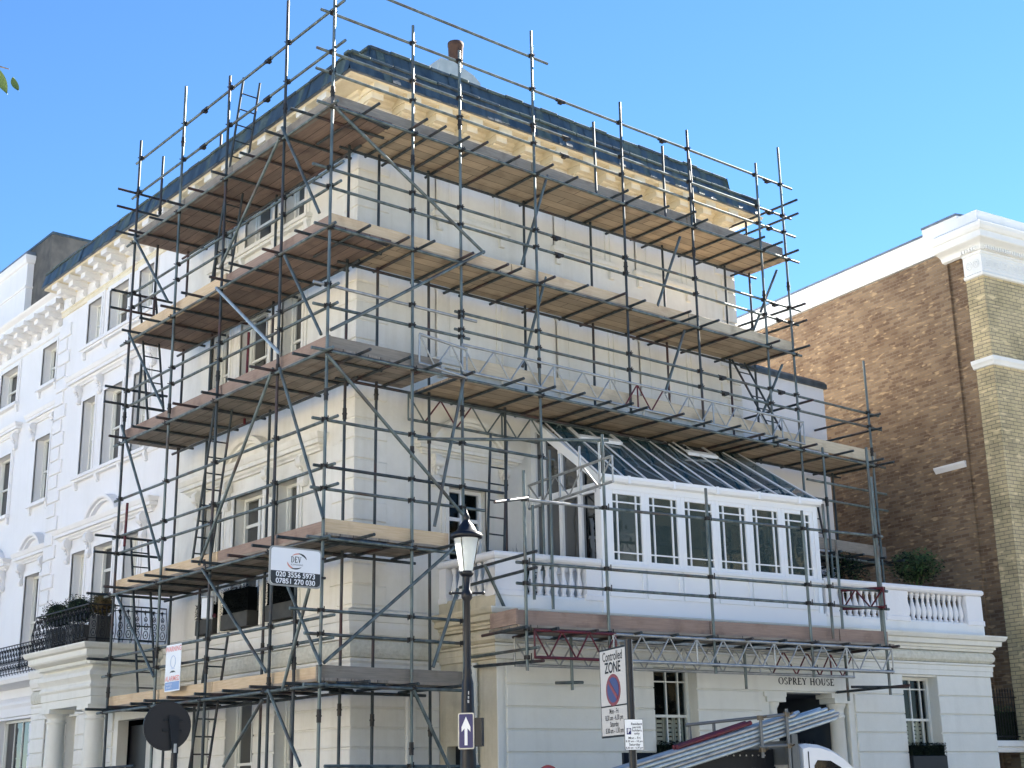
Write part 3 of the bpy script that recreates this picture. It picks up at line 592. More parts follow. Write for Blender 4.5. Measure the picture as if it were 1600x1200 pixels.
# ------------------------------------------------------------------ neighbouring house on the left
NB=thing('neighbour_house','white stucco terraced house at the left edge with plain parapet and arched window hoods','house',(.4,12.8,0))
n3=[(13.95,14.85,11.5,12.5),(16.5,17.7,11.5,12.5),(20,21.2,11.5,12.5)]
n2=[(13.95,14.85,8.55,10.15),(16.5,17.7,8.55,10.15),(20,21.2,8.55,10.15)]
n1=[(13.95,14.85,4.6,6.78),(16.6,17.6,4.6,6.78),(20,21.2,4.6,6.78)]
n0=[(13.9,16.0,1.0,3.45),(17.5,19.5,1.0,3.45)]
g=M(); g.wall(FN,YE,24,0,13.9,n0+n1+n2+n3,.2); g.add([(0,YE,0),(.4,YE,0),(.4,YE,13.3),(0,YE,13.3)],[(0,1,2,3)])
g.add([(.4,24,0),(10,24,0),(10,24,13.9),(.4,24,13.9)],[(0,1,2,3)]); g.add([(.4,YE,13.89),(.4,24,13.89),(10,24,13.89),(10,YE,13.89)],[(0,1,2,3)]); g.build('wall',WHITE,NB)
g=M(); g.add([(1.8,YE,0),(1.8,24,0),(1.8,24,13.8),(1.8,YE,13.8)],[(0,1,2,3)])
for zf in (4.2,8,11.2): g.add([(.62,YE,zf),(1.8,YE,zf),(1.8,24,zf),(.62,24,zf)],[(0,1,2,3)])
g.build('inner_floors',DARK,NB)
for l in (n1,n2,n3):
    for h in l: window(FN,h,NB,.2,2 if l is n1 else 1,inside='curtain')
for h in n0: window(FN,h,NB,.22,4,inside='curtain')
g=M()
for l in (n1,n2,n3):
    for h in l: architrave(g,FN,h)
for h in n1:
    uc=(h[0]+h[1])/2; hood(g,FN,h[0]-.4,h[1]+.4,7.1); archhood(g,FN,uc,7.36,.75,.42)
    for u in (h[0]-.24,h[1]+.24): console(g,FN,u,7.12,.52,.2,.13)
for h in n2:
    hood(g,FN,h[0]-.35,h[1]+.35,10.6,.9)
    for u in (h[0]-.24,h[1]+.24): console(g,FN,u,10.62,.42,.18,.13)
for l,zz in ((n2,8.45),(n3,11.4)):
    for h in l:
        g.box(FN,h[0]-.16,h[1]+.16,zz,zz+.08,-.01,.12)
        for u in (h[0]-.08,h[1]+.08): g.prism(FN,[(0,zz-.18),(.05,zz-.15),(.08,zz),(0,zz)],u-.05,u+.05)
g.build('window_surround',WHITE,NB)
g=M(); g.sweep([(.4,24),(.4,YE)],[(0,12.66),(.04,12.68),(.06,12.8),(0,12.81)]); g.sweep([(.4,24),(.4,YE)],[(0,13.12),(.05,13.17),(.12,13.24),(.42,13.25),(.43,13.36),(.52,13.42),(.55,13.46),(0,13.5)])
g.sweep([(.4,24),(.4,YE)],[(0,13.9),(.04,13.9),(.04,13.96),(-.3,13.97)]); g.sweep([(.4,24),(.4,YE)],[(0,4.15),(.3,4.18),(.45,4.22),(.5,4.33),(0,4.36)]); g.sweep([(.4,24),(.4,YE)],[(0,3.5),(.04,3.52),(.06,3.7),(.1,3.78),(.1,3.84),(.05,3.9),(0,3.95)])
g.build('cornice',WHITE,NB)
b3=modillion(FN,13.2,NB,WHITE,True)
for k in range(1,12): dup(b3,NB,(0,.69*k,0))
g=M(); courses(g,FN,YE,24,ZS,n0); g.build('rusticated_courses',WHITE,NB)
railing([(-.06,20),(-.06,9.4),(0.02,9.38)],4.38,5.06,NB)
g=M(); g.box(FN,9.4,20,4.30,4.37,.0,.5); g.build('balcony_slab',WHITE,NB)
g=M(); g.box(Fr((0,16,0),(1,0,0),(0,-1,0)),.8,5.5,13.5,16.1,-2.4,0); g.build('party_wall_stack',DKBR,NB,'dark sooty party wall chimney stack')
g=M(); g.box(Fr((0,16,0),(1,0,0),(0,-1,0)),.78,5.5,16.1,16.17,-2.42,.02); g.build('stack_coping',SLATE,NB)
g=M(); F5=Fr((.62,0,0),(0,1,0),(-1,0,0)); g.box(F5,17.2,20,13.5,15.75,-1.0,0); 
g.sweep([(1.6,20),(.62,20),(.62,17.2),(1.6,17.2)],[(0,14.9),(.03,14.9),(.05,14.95),(0,14.97)]); g.sweep([(1.6,20),(.62,20),(.62,17.2),(1.6,17.2)],[(0,15.6),(.05,15.62),(.09,15.7),(.1,15.82),(0,15.83)])
g.build('chimney_stack',WHITE,NB)
g=M(); g.box(F5,17.15,20.05,15.83,15.93,-1.05,.06); g.build('chimney_cap',LEAD,NB)
# ------------------------------------------------------------------ single storey wing with terrace
WG=thing('terrace_wing','low white rusticated wing with balustraded roof terrace and dark porch lettered with the house name','house',tuple(AO))
WL_=11.05; hA=[(2.97,3.86,1.2,3.55),(8.66,9.57,1.2,3.55)]; hP=[(5.42,7.28,0,3.2)]
g=M(); g.wall(FA,0,WL_,0,4.33,hA+hP,.26); g.build('wall',GROUNDST,WG)
e1=FA.p(WL_,0,0); e2=FA.p(WL_,0,-5); g=M(); g.add([e1,e2,e2+Z*4.33,e1+Z*4.33],[(0,1,2,3)]); g.build('end_wall',GROUNDST,WG)
g=M(); g.wall(FW,-1.465,0,0,4.33,[(-1.0,-.2,.1,2.32)],.2); g.build('return_wall',OLDST,WG,'weathered yellowish return wall')
g=M(); g.box(FW,-1.0,-.2,.1,2.32,-.22,-.17,0); g.build('side_door',NAVY,WG)
g=M(); g.add([FA.p(.3,4.3,-.2),FA.p(WL_,4.3,-.2),FA.p(WL_,4.3,-4.5),FA.p(.3,4.3,-1.2)],[(0,1,2,3)]); g.build('terrace_floor',PAVE,WG)
g=M(); g.add([FA.p(.3,0,-1.2),FA.p(5.0,0,-1.6),FA.p(5.0,4.2,-1.6),FA.p(.3,4.2,-1.2)],[(0,1,2,3)]); g.add([FA.p(7.6,0,-1.6),FA.p(11,0,-1.6),FA.p(11,4.2,-1.6),FA.p(7.6,4.2,-1.6)],[(0,1,2,3)]); g.build('inner_walls',DARK,WG)
AZ=[.5,.83,1.17,1.51,1.85,2.19,2.53,2.87,3.21]
g=M(); courses(g,FA,.16,5.24,AZ,hA,.03,.02); courses(g,FA,7.42,WL_-.005,AZ,hA,.03,.02); g.box(FA,.16,2.97,3.22,3.58,-.01,.03,0,.012); g.box(FA,3.86,8.66,3.22,3.58,-.01,.03,0,.01);g.box(FA,9.57,WL_-.005,3.22,3.58,-.01,.03,0,.012)
g.box(FA,.0,.11,0,3.58,-.01,.02,0,.008)
g.build('rusticated_courses',GROUNDST,WG)
q0=(1.679,0.0);q1=(AO.x,AO.y);q2=(e1.x,e1.y);q3=(e2.x,e2.y)
g=M(); g.sweep([q0,q1,q2,q3],[(0,3.58),(.045,3.59),(.045,3.68),(.055,3.69),(.055,3.77),(.085,3.79),(.085,3.82),(0,3.83)],segmi=[1,0,0]); g.build('architrave_band',[GROUNDST,OLDST],WG); g=M()
g.sweep([q0,q1,q2,q3],[(0,4.04),(.08,4.05),(.09,4.09),(.12,4.10),(.12,4.14),(.20,4.16),(.21,4.24),(.26,4.26),(.29,4.32),(.29,4.345),(0,4.37)],segmi=[1,0,0])
g.build('cornice',[GROUNDST,OLDST],WG)
g=M(); g.sweep([q0,q1,q2,q3],[(0,3.83),(.04,3.84),(.085,3.88),(.10,3.94),(.085,4.0),(.05,4.035),(0,4.04)],segmi=[1,0,0]); g.build('frieze_band',[VERM,OLDST],WG,'swelling vermiculated frieze')
# balustrade
g=M(); g.sweep([q0,q1,q2,q3],[(-.22,4.34),(.0,4.34),(.0,4.56),(-.02,4.6),(-.22,4.6)],segmi=[1,0,0]); g.build('plinth',[WHITE2,OLDST],WG)
def pedestal(F,u0,u1,dp=.24):
    g=M(); g.box(F,u0,u1,4.58,5.13,-dp,-.0,0,.0); g.box(F,u0-.03,u1+.03,4.56,4.66,-dp-.03,.02,0,.012); g.build('pedestal',WHITE,WG)
BAL=[(.03,0),(.05,0),(.05,.04),(.032,.06),(.055,.14),(.062,.2),(.05,.27),(.03,.35),(.026,.42),(.04,.44),(.04,.47),(.05,.475),(.05,.53),(.03,.53)]
def bal_run(F,u0,u1,step=.142,first=[None]):
    n=int((u1-u0)/step)
    for k in range(n):
        u=u0+(u1-u0)*(k+.5)/n; p=F.p(u,4.6,-.11)
        if first[0] is None:
            g=M(); g.lathe(p,BAL,10); first[0]=g.build('baluster',WHITE,WG,origin=p)
        else: dup(first[0],WG,p-wloc(first[0]))
pedestal(FA,0,.5);pedestal(FA,1.72,2.02);pedestal(FA,6.95,7.22);pedestal(FA,8.45,9.02);pedestal(FA,10.62,WL_);pedestal(FW,-.18,0)
bal_run(FA,.5,1.72);bal_run(FA,7.22,8.45);bal_run(FA,9.02,10.62);bal_run(FW,-1.2,-.2,.16)
def railcap(path): 
    g=M(); g.sweep(path,[(-.26,5.13),(-.02,5.13),(.02,5.15),(.04,5.18),(.04,5.22),(.02,5.25),(-.26,5.25)]); g.build('handrail',WHITE,WG)
a_=FA.p(2.0,0,0); b_=FA.p(6.92,0,0)
railcap([q0,q1,(a_.x,a_.y)]); railcap([(b_.x,b_.y),q2,q3])
for h in hA: window(FA,h,WG,.24,2,style='marginal',inside='shutter',frame=SASH,glass=glassmat('clear_glass',(.9,.95,.93),.9,refl=.5,body=(.01,.015,.015)))
for i,h in enumerate(hA):
    t=thing('window_box',['black window box with clipped dark hedge below the sash window left of the porch','black window box with clipped dark hedge below the sash window right of the porch'][i],'window box',tuple(FA.p(h[0],1.9,0)),'window boxes of the low wing')
    g=M(); g.box(FA,h[0]+.01,h[1]-.01,1.75,2.13,-.2,.1,0,.01); g.build('planter_box',NAVY,t)
    g=M(); g.box(FA,h[0]+.04,h[1]-.04,2.12,2.31,-.18,.07)
    for k in range(2400):
        u=random.uniform(h[0]+.01,h[1]-.01); z=random.uniform(2.13,2.36); p=FA.p(u,z,random.choice((.09,random.uniform(-.2,.1)))); tt=Vector((random.gauss(0,1),random.gauss(0,1),random.gauss(0,1))).normalized(); bb=tt.orthogonal().normalized(); g.add([p-tt*.016,p+bb*.008,p+tt*.016,p-bb*.008],[(0,1,2,3)])
    g.build('hedge',LEAFD,t)
# porch
g=M(); g.box(FA,5.42,7.28,0,3.2,-2.4,-2.35); 
PORCH=noisy('porch_dark_grey',(.07,.08,.095),(.09,.10,.11),3,.7)  # even dark grey over the whole recess
for a,b in ((5.42,5.43),(7.27,7.28)): g.box(FA,a,b,0,3.2,-2.35,-.26)
g.box(FA,5.42,7.28,3.19,3.2,-2.35,-.26); g.build('porch_recess',PORCH,WG)
for uc in (5.56,7.12):
    g=M(); g.lathe(FA.p(uc,0,-.15),[(.2,0),(.2,.1),(.16,.2),(.15,1.2),(.128,2.78),(.145,2.79),(.145,2.83),(.128,2.84),(.128,2.92),(.15,2.96),(.17,3.0),(.17,3.03)],22); g.box(FA,uc-.21,uc+.21,3.03,3.12,-.34,.05); g.box(FA,uc-.25,uc+.25,3.12,3.2,-.38,.03); g.build('column',GROUNDST,WG)
g=M()
for k in range(10):
    u=6.0+k*.105; p=FA.p(u,0,-.6); tk=(k in(1,4)); g.tube(p+Z*.3,p+Z*(2.35 if not tk else 2.45),.012 if not tk else .03,6); g.tube(p+Z*(2.35 if not tk else 2.45),p+Z*(2.43 if not tk else 2.52),.022 if not tk else .036,6,0,.002)
g.tube(FA.p(5.95,2.15,-.6),FA.p(7.0,2.15,-.6),.014); g.tube(FA.p(5.95,.4,-.6),FA.p(7.0,.4,-.6),.014)
tag(g.build('iron_gate',BLACK,None,origin=FA.p(6.4,0,-.6)),'black spiked iron gate inside the dark porch beside its right column','gate')
g=M(); g.tube(FW.p(-1.0,0,.06),FW.p(-1.0,3.55,.06),.045,10)
for z in (1,2,2.3,2.6,2.9,3.2,3.45): g.tube(FW.p(-1.0,z,.06),FW.p(-1.0,z+.05,.06),.055,10)
tag(g.build('drainpipe',GROUNDST,None,origin=FW.p(-1.0,0,.06)),'pale vertical drainpipe on the return wall beside the street lamp','drainpipe')
# ------------------------------------------------------------------ lettering
def text(body,size,F,u,z,o,mat,parent,name='lettering',align='CENTER',sx=1.0,bold=0.0,rot=0):
    c=bpy.data.curves.new('t','FONT'); c.body=body; c.size=size; c.align_x=align; c.align_y='CENTER'; c.offset=bold; c.extrude=0
    ob=bpy.data.objects.new('t',c); sc.collection.objects.link(ob); dg=bpy.context.evaluated_depsgraph_get(); me=ob.evaluated_get(dg).to_mesh()
    g=M(); cr_,sr_=math.cos(rot),math.sin(rot)
    vs=[F.p(u+(v.co.x*sx*cr_-v.co.y*sr_),z+(v.co.x*sx*sr_+v.co.y*cr_),o) for v in me.vertices]
    g.add(vs,[tuple(p.vertices) for p in me.polygons]); ob.evaluated_get(dg).to_mesh_clear(); bpy.data.objects.remove(ob)
    return g.build(name,mat,parent)
# serif capitals drawn as stems, bars, bowls and feet
def serif(word,F,u0,u1,zb,hh,o,mat,parent):
    g=M(); T=.20; t=.095
    def arc(cx,cy,rx,ry,a0,a1,wf,n=14):
        pts=[]
        for i in range(n+1):
            a=R(a0+(a1-a0)*i/n); w_=t+(wf-t)*abs(math.cos(a)); c_,s_=math.cos(a),math.sin(a)
            pts.append(((cx+(rx)*c_,cy+(ry)*s_),(cx+(rx-w_)*c_,cy+(ry-w_*.6)*s_)))
        return [(pts[i][0],pts[i+1][0],pts[i+1][1],pts[i][1]) for i in range(n)]
    def ln(x0,y0,x1,y1,w_):
        if abs(x1-x0)<abs(y1-y0): return [((x0-w_/2,y0),(x0+w_/2,y0),(x1+w_/2,y1),(x1-w_/2,y1))]
        return [((x0,y0-w_/2),(x1,y1-w_/2),(x1,y1+w_/2),(x0,y0+w_/2))]
    def sf(x,y): return [((x-.17,y-.0),(x+.17,y-.0),(x+.17,y+.05),(x-.17,y+.05))]
    G={'O':(.92,arc(.45,.5,.45,.52,0,360,T,28)),
     'S':(.62,arc(.3,.74,.27,.28,20,250,T)+arc(.3,.25,.29,.28,-160,75,T)),
     'P':(.68,ln(.18,0,.18,1,T)+sf(.18,0)+sf(.18,.95)+arc(.3,.74,.34,.26,-90,90,T)+ln(.15,.52,.34,.52,t)+ln(.15,.965,.34,.965,t)),
     'R':(.80,ln(.18,0,.18,1,T)+sf(.18,0)+sf(.18,.95)+arc(.3,.74,.34,.26,-90,90,T)+ln(.15,.52,.34,.52,t)+ln(.15,.965,.34,.965,t)+ln(.68,0,.36,.52,T)+sf(.72,0)),
     'E':(.70,ln(.18,0,.18,1,T)+ln(0,.03,.62,.03,t)+ln(0,.965,.6,.965,t)+ln(.2,.52,.5,.52,t)+ln(.6,0,.62,.22,t)+ln(.58,.8,.6,1,t)),
     'Y':(.82,ln(.4,0,.4,.5,T)+ln(.4,.45,.12,1,T)+ln(.4,.45,.7,1,t)+sf(.4,0)+sf(.12,.95)+sf(.7,.95)),
     'H':(.90,ln(.18,0,.18,1,T)+ln(.7,0,.7,1,T)+ln(.18,.52,.7,.52,t)+sf(.18,0)+sf(.7,0)+sf(.18,.95)+sf(.7,.95)),
     'U':(.86,ln(.18,.3,.18,1,T)+ln(.68,.3,.68,1,t)+arc(.4,.32,.3,.34,180,360,T)+sf(.18,.95)+sf(.68,.95)),
     'D':(.86,ln(.18,0,.18,1,T)+sf(.18,0)+sf(.18,.95)+arc(.3,.5,.5,.5,-90,90,T,18)+ln(.15,.03,.34,.03,t)+ln(.15,.965,.34,.965,t)),
     'V':(.84,ln(.4,0,.12,1,T)+ln(.4,0,.7,1,t)+sf(.12,.95)+sf(.7,.95)),
     '1':(.45,ln(.22,0,.22,1,T)+sf(.22,0)+ln(.1,.85,.22,1,t)),'4':(.7,ln(.48,0,.48,1,T)+ln(.05,.28,.62,.28,t)+ln(.08,.28,.46,1,t)+sf(.48,0)),
     ' ':(.42,[])}
    tot=sum(G[c][0]+.06 for c in word); k=(u1-u0)/tot; x=u0
    for j,c in enumerate(word):
        for q in G[c][1]:
            g.add([F.p(x+a*k,zb+b*hh,o+.0004*(j%3)) for a,b in q],[(0,1,2,3)])
        x+=(G[c][0]+.06)*k
    return g.build('lettering',mat,parent)
serif('OSPREY HOUSE',FA,5.64,6.95,3.33,.118,.034,SBLACK,WG)
Fc=Fr((-1.17,6.72,0),Vector((.62,-.78,0)).normalized(),Vector((-.78,-.62,0)).normalized())
serif('14',Fc,-.09,.08,1.98,.16,.204,SBLACK,HOUSE)
Fd=Fr(FA.p(7.12,0,-.15),ax,an); text('9',.17,Fd,-.02,1.93,.152,SBLACK,WG)
# ------------------------------------------------------------------ conservatory on the terrace
CV=thing('conservatory','white framed lean-to conservatory with a blue reflection coloured into its glass roof on the terrace','conservatory',tuple(FA.p(2.0,4.33,0)))
S0,S1=2.05,6.88; zs0,zs1,zg=5.2,6.47,6.62
g=M(); g.box(FA,S0,S1,4.40,5.17,-.16,-.02); 
for k in range(6):
    a=S0+.14+(S1-S0-.24)*k/6; b=S0+.14+(S1-S0-.24)*(k+1)/6; g.box(FA,a+.0,b-.05,4.66,4.72,-.02,.008); g.box(FA,a,b-.05,5.08,5.14,-.02,.008); g.box(FA,a,a+.05,4.72,5.08,-.02,.008); g.box(FA,b-.1,b-.05,4.72,5.08,-.02,.008)
g.box(FA,S0-.02,S1+.02,5.14,5.20,-.18,.04,0,.01); g.box(FA,S0-.02,S1+.02,4.38,4.60,-.18,.02)
g.build('base_panels',TRIM,CV)
g=M(); g.box(FA,S0,S0+.17,5.2,6.5,-.17,.0); g.box(FA,S1-.10,S1,5.2,6.5,-.17,.0); g.box(FA,S0,S1,6.45,6.56,-.17,.005); 
Gp=[(0,6.55),(.03,6.55),(.09,6.57),(.115,6.62),(.115,6.67),(.10,6.67),(.095,6.60),(0,6.60)]
p0=FA.p(S0-.05,0,0);p1=FA.p(S1+.05,0,0); g.build('corner_post',TRIM,CV)
g=M(); g.sweep([(p0.x,p0.y),(p1.x,p1.y)],Gp)
for k in range(5): u=S0+.5+k*.95; g.box(FA,u,u+.05,6.55,6.68,.0,.125)
g.build('gutter',TRIM,CV)
for k in range(6):
    a=S0+.17+(S1-S0-.27)*k/6; b=S0+.17+(S1-S0-.27)*(k+1)/6
    g=M(); f=.085; g.box(FA,a,a+f,5.2,6.46,-.10,-.01,0,.006); g.box(FA,b-f,b,5.2,6.46,-.10,-.01,0,.006); g.box(FA,a+f,b-f,6.38,6.46,-.10,-.01,0,.006); g.box(FA,a+f,b-f,5.2,5.27,-.10,-.01,0,.006)
    A_,B_,C_,D_=a+f,b-f,5.27,6.38
    for u in (A_+.1,B_-.1): g.box(FA,u-.011,u+.011,C_,D_,-.07,-.022)
    for z in (C_+.13,D_-.13): g.box(FA,A_,B_,z-.011,z+.011,-.068,-.024)
    wo=g.build('window',TRIM,CV); g=M(); g.add([FA.p(A_,C_,-.05),FA.p(B_,C_,-.05),FA.p(B_,D_,-.05),FA.p(A_,D_,-.05)],[(0,1,2,3)]); g.build('glass',CGLASS,wo)
# left side wall of the conservatory, running back to the house
c0=FA.p(S0,0,0); Fs=Fr((c0.x,c0.y,0),(0,1,0),(-1,0,0)); D=-c0.y; zr=8.05
def zroof(v): return 6.62+(zr-6.62)*v/D
g=M(); g.box(Fs,0,D,4.4,5.17,-.12,-.0); g.box(Fs,0,D,5.14,5.2,-.14,.03); g.build('base_panels',TRIM,CV)
us=[.17,.52,1.0,1.45,D-.06]
g=M()
g.box(Fs,.0,.12,5.2,6.55,-.1,.0)
for u in us[1:-1]: g.box(Fs,u-.045,u+.045,5.2,zroof(u)-.08,-.09,-.005)
g.box(Fs,D-.12,D-.0,5.2,zr-.08,-.1,0); g.box(Fs,.1,D-.1,6.40,6.56,-.095,.0)
g.add([Fs.p(0,6.50,.01),Fs.p(D,zr-.20,.01),Fs.p(D,zr,.01),Fs.p(0,6.66,.01),Fs.p(0,6.50,-.1),Fs.p(D,zr-.20,-.1),Fs.p(D,zr,-.1),Fs.p(0,6.66,-.1)],[(0,1,2,3),(4,7,6,5),(0,4,5,1),(3,2,6,7)])
for a,b in zip(us,us[1:]): g.box(Fs,a+.045,b-.045,5.2,5.26,-.09,-.01); 
so_=g.build('side_frame',TRIM,CV)
g=M(); g.add([Fs.p(.1,5.2,-.05),Fs.p(D,5.2,-.05),Fs.p(D,zr-.1,-.05),Fs.p(.1,6.6,-.05)],[(0,1,2,3)]); g.build('glass',SGLASS,so_)
# roof: bars from gutter to wall
def top(s):   # from the gutter straight back to the house wall y=0
    a=FA.p(s,0,.06); t=-a.y/(-an.y); b=a-an*t; return Vector((a.x,a.y,6.66)),Vector((b.x,b.y-.02,8.05+.05*(s-2)/4.8*3.2))
g=M(); A0,B0=top(S0-.03); A1,B1=top(S1+.03); g.add([A0,A1,B1,B0],[(0,1,2,3)]); rg=g.build('roof_glass',RGLASS,CV)
NB_=10
for k in range(NB_+1):
    s=S0-.03+(S1-S0+.06)*k/NB_; a,b=top(s); g=M(); d=(b-a).normalized(); n_=d.cross(ax).normalized(); 
    if n_.z<0: n_=-n_
    w_=.011
    vs=[]
    for q in (a,b):
        for x,y in ((-w_,-.008),(w_,-.008),(w_*.8,.016),(-w_*.8,.016)): vs.append(q+ax*x+n_*y)
    g.add(vs,[(0,1,5,4),(1,2,6,5),(2,3,7,6),(3,0,4,7),(3,2,1,0),(4,5,6,7)]); g.build('glazing_bar',TRIM,CV)
for k0,k1 in ((1,3),(6.4,8.0)):
    s0=S0+(S1-S0)*k0/NB_; s1=S0+(S1-S0)*k1/NB_; a,b=top(s0); c_,d_=top(s1); g=M(); f=.68
    p=a.lerp(b,f); q=c_.lerp(d_,f); n_=Z*.04
    g.add([p-Z*.02,q-Z*.02,q+(d_-c_)*.03-Z*.0,p+(b-a)*.03,p+n_,q+n_,q+(d_-c_)*.03+n_*1.4,p+(b-a)*.03+n_*1.4],[(0,1,5,4),(4,5,6,7),(1,2,6,5),(2,3,7,6),(3,0,4,7),(0,3,2,1)]); 
    for (x,y) in ((p,b),(q,d_)): g.tube(x+n_*.6,y.lerp(x,.1)+n_*.6,.018,6)
    g.build('roof_vent',TRIM,CV)
g=M(); g.box(Fr((0,0,0),(1,0,0),(0,-1,0)),B0.x-.12,B1.x+.1,8.0,8.16,-.02,.09); g.tube((B0.x-.16,-.1,8.02),(B0.x+.05,-.16,8.0),.09,8)
for k in range(5): g.tube((B0.x+.9+k*.95,-.09,8.05),(B0.x+1.05+k*.95,-.12,8.05),.07,8)
g.build('ridge_flashing',NAVY,CV)
g=M(); A_=FA.p(S1,0,-.02); Fs2=Fr((A_.x,A_.y,0),(0,1,0),(1,0,0)); D2=-A_.y; g.box(Fs2,0,D2,4.4,5.2,-.1,0); g.box(Fs2,0,.1,5.2,6.6,-.1,0); g.box(Fs2,D2-.1,D2,5.2,8.1,-.1,0); g.box(Fs2,1.1,1.2,5.2,7.3,-.1,0); g.build('side_frame',TRIM,CV)
g=M(); g.add([Fs2.p(0,5.2,-.05),Fs2.p(D2,5.2,-.05),Fs2.p(D2,8.1,-.05),Fs2.p(0,6.6,-.05)],[(0,1,2,3)]); g.build('glass',CGLASS,CV)
g=M(); g.add([FA.p(2.1,4.42,-.15),FA.p(6.8,4.42,-.15),FA.p(6.8,4.42,-2.2),FA.p(2.1,4.42,-1.6)],[(0,1,2,3)]); g.build('floor',PLANKR,CV)
# plants inside the conservatory
for i,(s,h_) in enumerate(((5.9,1.5),(5.1,1.3))):
    p=FA.p(s,4.43,-.7); t=thing('indoor_plant',['leafy tropical plant inside the conservatory behind its rightmost windows','leafy green plant inside the conservatory behind its fifth window from the left'][i],'plant',tuple(p))
    g=M(); g.lathe(p,[(.12,0),(.17,.3),(.15,.3)],12); g.build('pot',TERRA,t)
    g=M(); leaves(g,p+Z*(h_*.75),(.35,.35,.55),420,.08); g.chain([p+Z*.3,p+Z*h_*.6],.015,6); g.build('foliage',[LEAF,LEAFD],t)
p=FA.p(8.85+1.85,4.4,-1.3)
t=thing('potted_shrub','round light green potted shrub on the terrace against the brown brick wall','shrub',tuple(p))
g=M(); g.lathe(p,[(.18,0),(.25,.45),(.22,.45)],14); g.build('pot',TERRA,t)
g=M(); leaves(g,p+Z*1.5,(.55,.5,.34),3600,.035); g.chain([p+Z*.4,p+Z*.9,p+Vector((.05,0,1.3))],.03,6)
for k in range(6): g.tube(p+Z*.95,p+Z*1.4+Vector((math.cos(k)*.3,math.sin(k)*.3,0)),.012,5)
g.build('foliage',[LEAF,LEAFD],t)
p=FA.p(8.85,4.4,-1.4)
t=thing('potted_shrub','dark evergreen shrub half hidden behind the tubes at the right end of the conservatory','shrub',tuple(p))
g=M(); g.lathe(p,[(.18,0),(.25,.4),(.22,.4)],14); g.build('pot',TERRA,t)
g=M(); leaves(g,p+Z*1.25,(.42,.42,.42),2600,.03); g.tube(p+Z*.3,p+Z*1.0,.03,6); g.build('foliage',[LEAFD,LEAF],t)
for i,(s,hh) in enumerate(((.72,.5),(.95,.42))):
    p=FA.p(s,4.42,-.55); t=thing('terrace_plant',['spiky dark plant behind the white balusters nearest the terrace corner','dark leafy plant behind the balusters a little right of the terrace corner'][i],'plant',tuple(p))
    g=M(); g.lathe(p,[(.1,0),(.14,.3),(.12,.3)],10); g.build('pot',TERRA,t)
    g=M(); leaves(g,p+Z*.45,(.16,.16,.25),500,.045)
    for k in range(12): a=random.random()*6.3; g.tube(p+Z*.5,p+Z*(.85+random.random()*.2)+Vector((math.cos(a)*.2,math.sin(a)*.2,0)),.012,4,0,.001)
    g.build('foliage',[LEAFD,LEAF],t)
# ------------------------------------------------------------------ brick house on the right
BH=thing('brick_house','tall brown and yellow brick house on the right with white parapet and ornate white cornice','house',tuple(AO+ax*12.3))
g=M(); g.wall(FB,.45,14,0,12.97,[],0); 
g.build('side_wall',BRB,BH)
g=M(); g.box(FB,.93,14,0,12.9,.0,.06); g.build('side_wall_facing',BRB,BH)
g=M(); g.wall(FB,0,.46,0,12.1,[],0,0,.07); g.wall(FBF,-.07,34,0,12.1,[(3,4.4,4.8,7.6),(3,4.4,8.6,10.6)],.15); g.add([FB.p(.46,0,.07),FB.p(.46,12.1,.07),FB.p(.46,12.1,-.02),FB.p(.46,0,-.02)],[(0,1,2,3)])  # front wall lengthened out of view to shade the street
z=0; g.build('front_wall',BRY,BH)
g=M(); pb=[FB.p(14,0,0),FB.p(.9,0,0)]
g.sweep([(q.x,q.y) for q in pb],[(0,12.93),(.085,12.93),(.085,13.46),(0,13.46)])
pp=[FB.p(.95,0,.07),FB.p(0,0,.07),FBF.p(34,0,0)]
W=[(q.x,q.y) for q in (FB.p(.46,0,.07),FBF.p(-.07,0,0),FBF.p(34,0,0))]
g.sweep(W,[(0,12.06),(.05,12.07),(.07,12.12),(.03,12.16),(.03,12.56),(.06,12.58),(.06,12.62),(0,12.63)])
W2=[(q.x,q.y) for q in (FB.p(.98,0,.07),FBF.p(-.07,0,0),FBF.p(34,0,0))]
g.sweep(W2,[(0,12.62),(.08,12.64),(.12,12.72),(.16,12.75),(.30,12.80),(.32,12.82),(.32,12.95),(.36,12.97),(.40,13.03),(.42,13.1),(.30,13.12),(.26,13.2),(.2,13.24),(0,13.24)])
g.sweep(W2,[(0,13.22),(.1,13.22),(.1,13.52),(0,13.52)])
for k in range(6): g.box(FB,.02+k*.075,.06+k*.075,12.64,12.72,.05,.2)
for k in range(60): g.box(FBF,-.05+k*.075,-.01+k*.075,12.64,12.72,-.02,.15)
for k in range(2):
    c=FB.p(.12+k*.19,12.36,.10); n=12
    pts=[c+FB.u*.075*math.cos(x*math.pi/6)+Z*.09*math.sin(x*math.pi/6) for x in range(13)]; g.chain(pts,.013,5)
    pts=[c+FB.u*.03*math.cos(x*math.pi/6)+Z*.04*math.sin(x*math.pi/6) for x in range(13)]; g.chain(pts,.012,5)
for k in range(24):
    c=FBF.p(.06+k*.17,12.36,.03); pts=[c+FBF.u*.075*math.cos(x*math.pi/6)+Z*.09*math.sin(x*math.pi/6) for x in range(13)]; g.chain(pts,.013,5)
    pts=[c+FBF.u*.03*math.cos(x*math.pi/6)+Z*.04*math.sin(x*math.pi/6) for x in range(13)]; g.chain(pts,.012,5)
g.box(FBF,-.05,4,12.2,12.22,.02,.045); g.box(FBF,-.05,4,12.5,12.52,.02,.045)
WS=[(q.x,q.y) for q in (FB.p(.5,0,.07),FBF.p(-.07,0,0),FBF.p(34,0,0))]
g.sweep(WS,[(0,10.06),(.04,10.07),(.06,10.12),(.09,10.16),(.10,10.24),(0,10.27)])
g.build('cornice',WHITE2,BH)
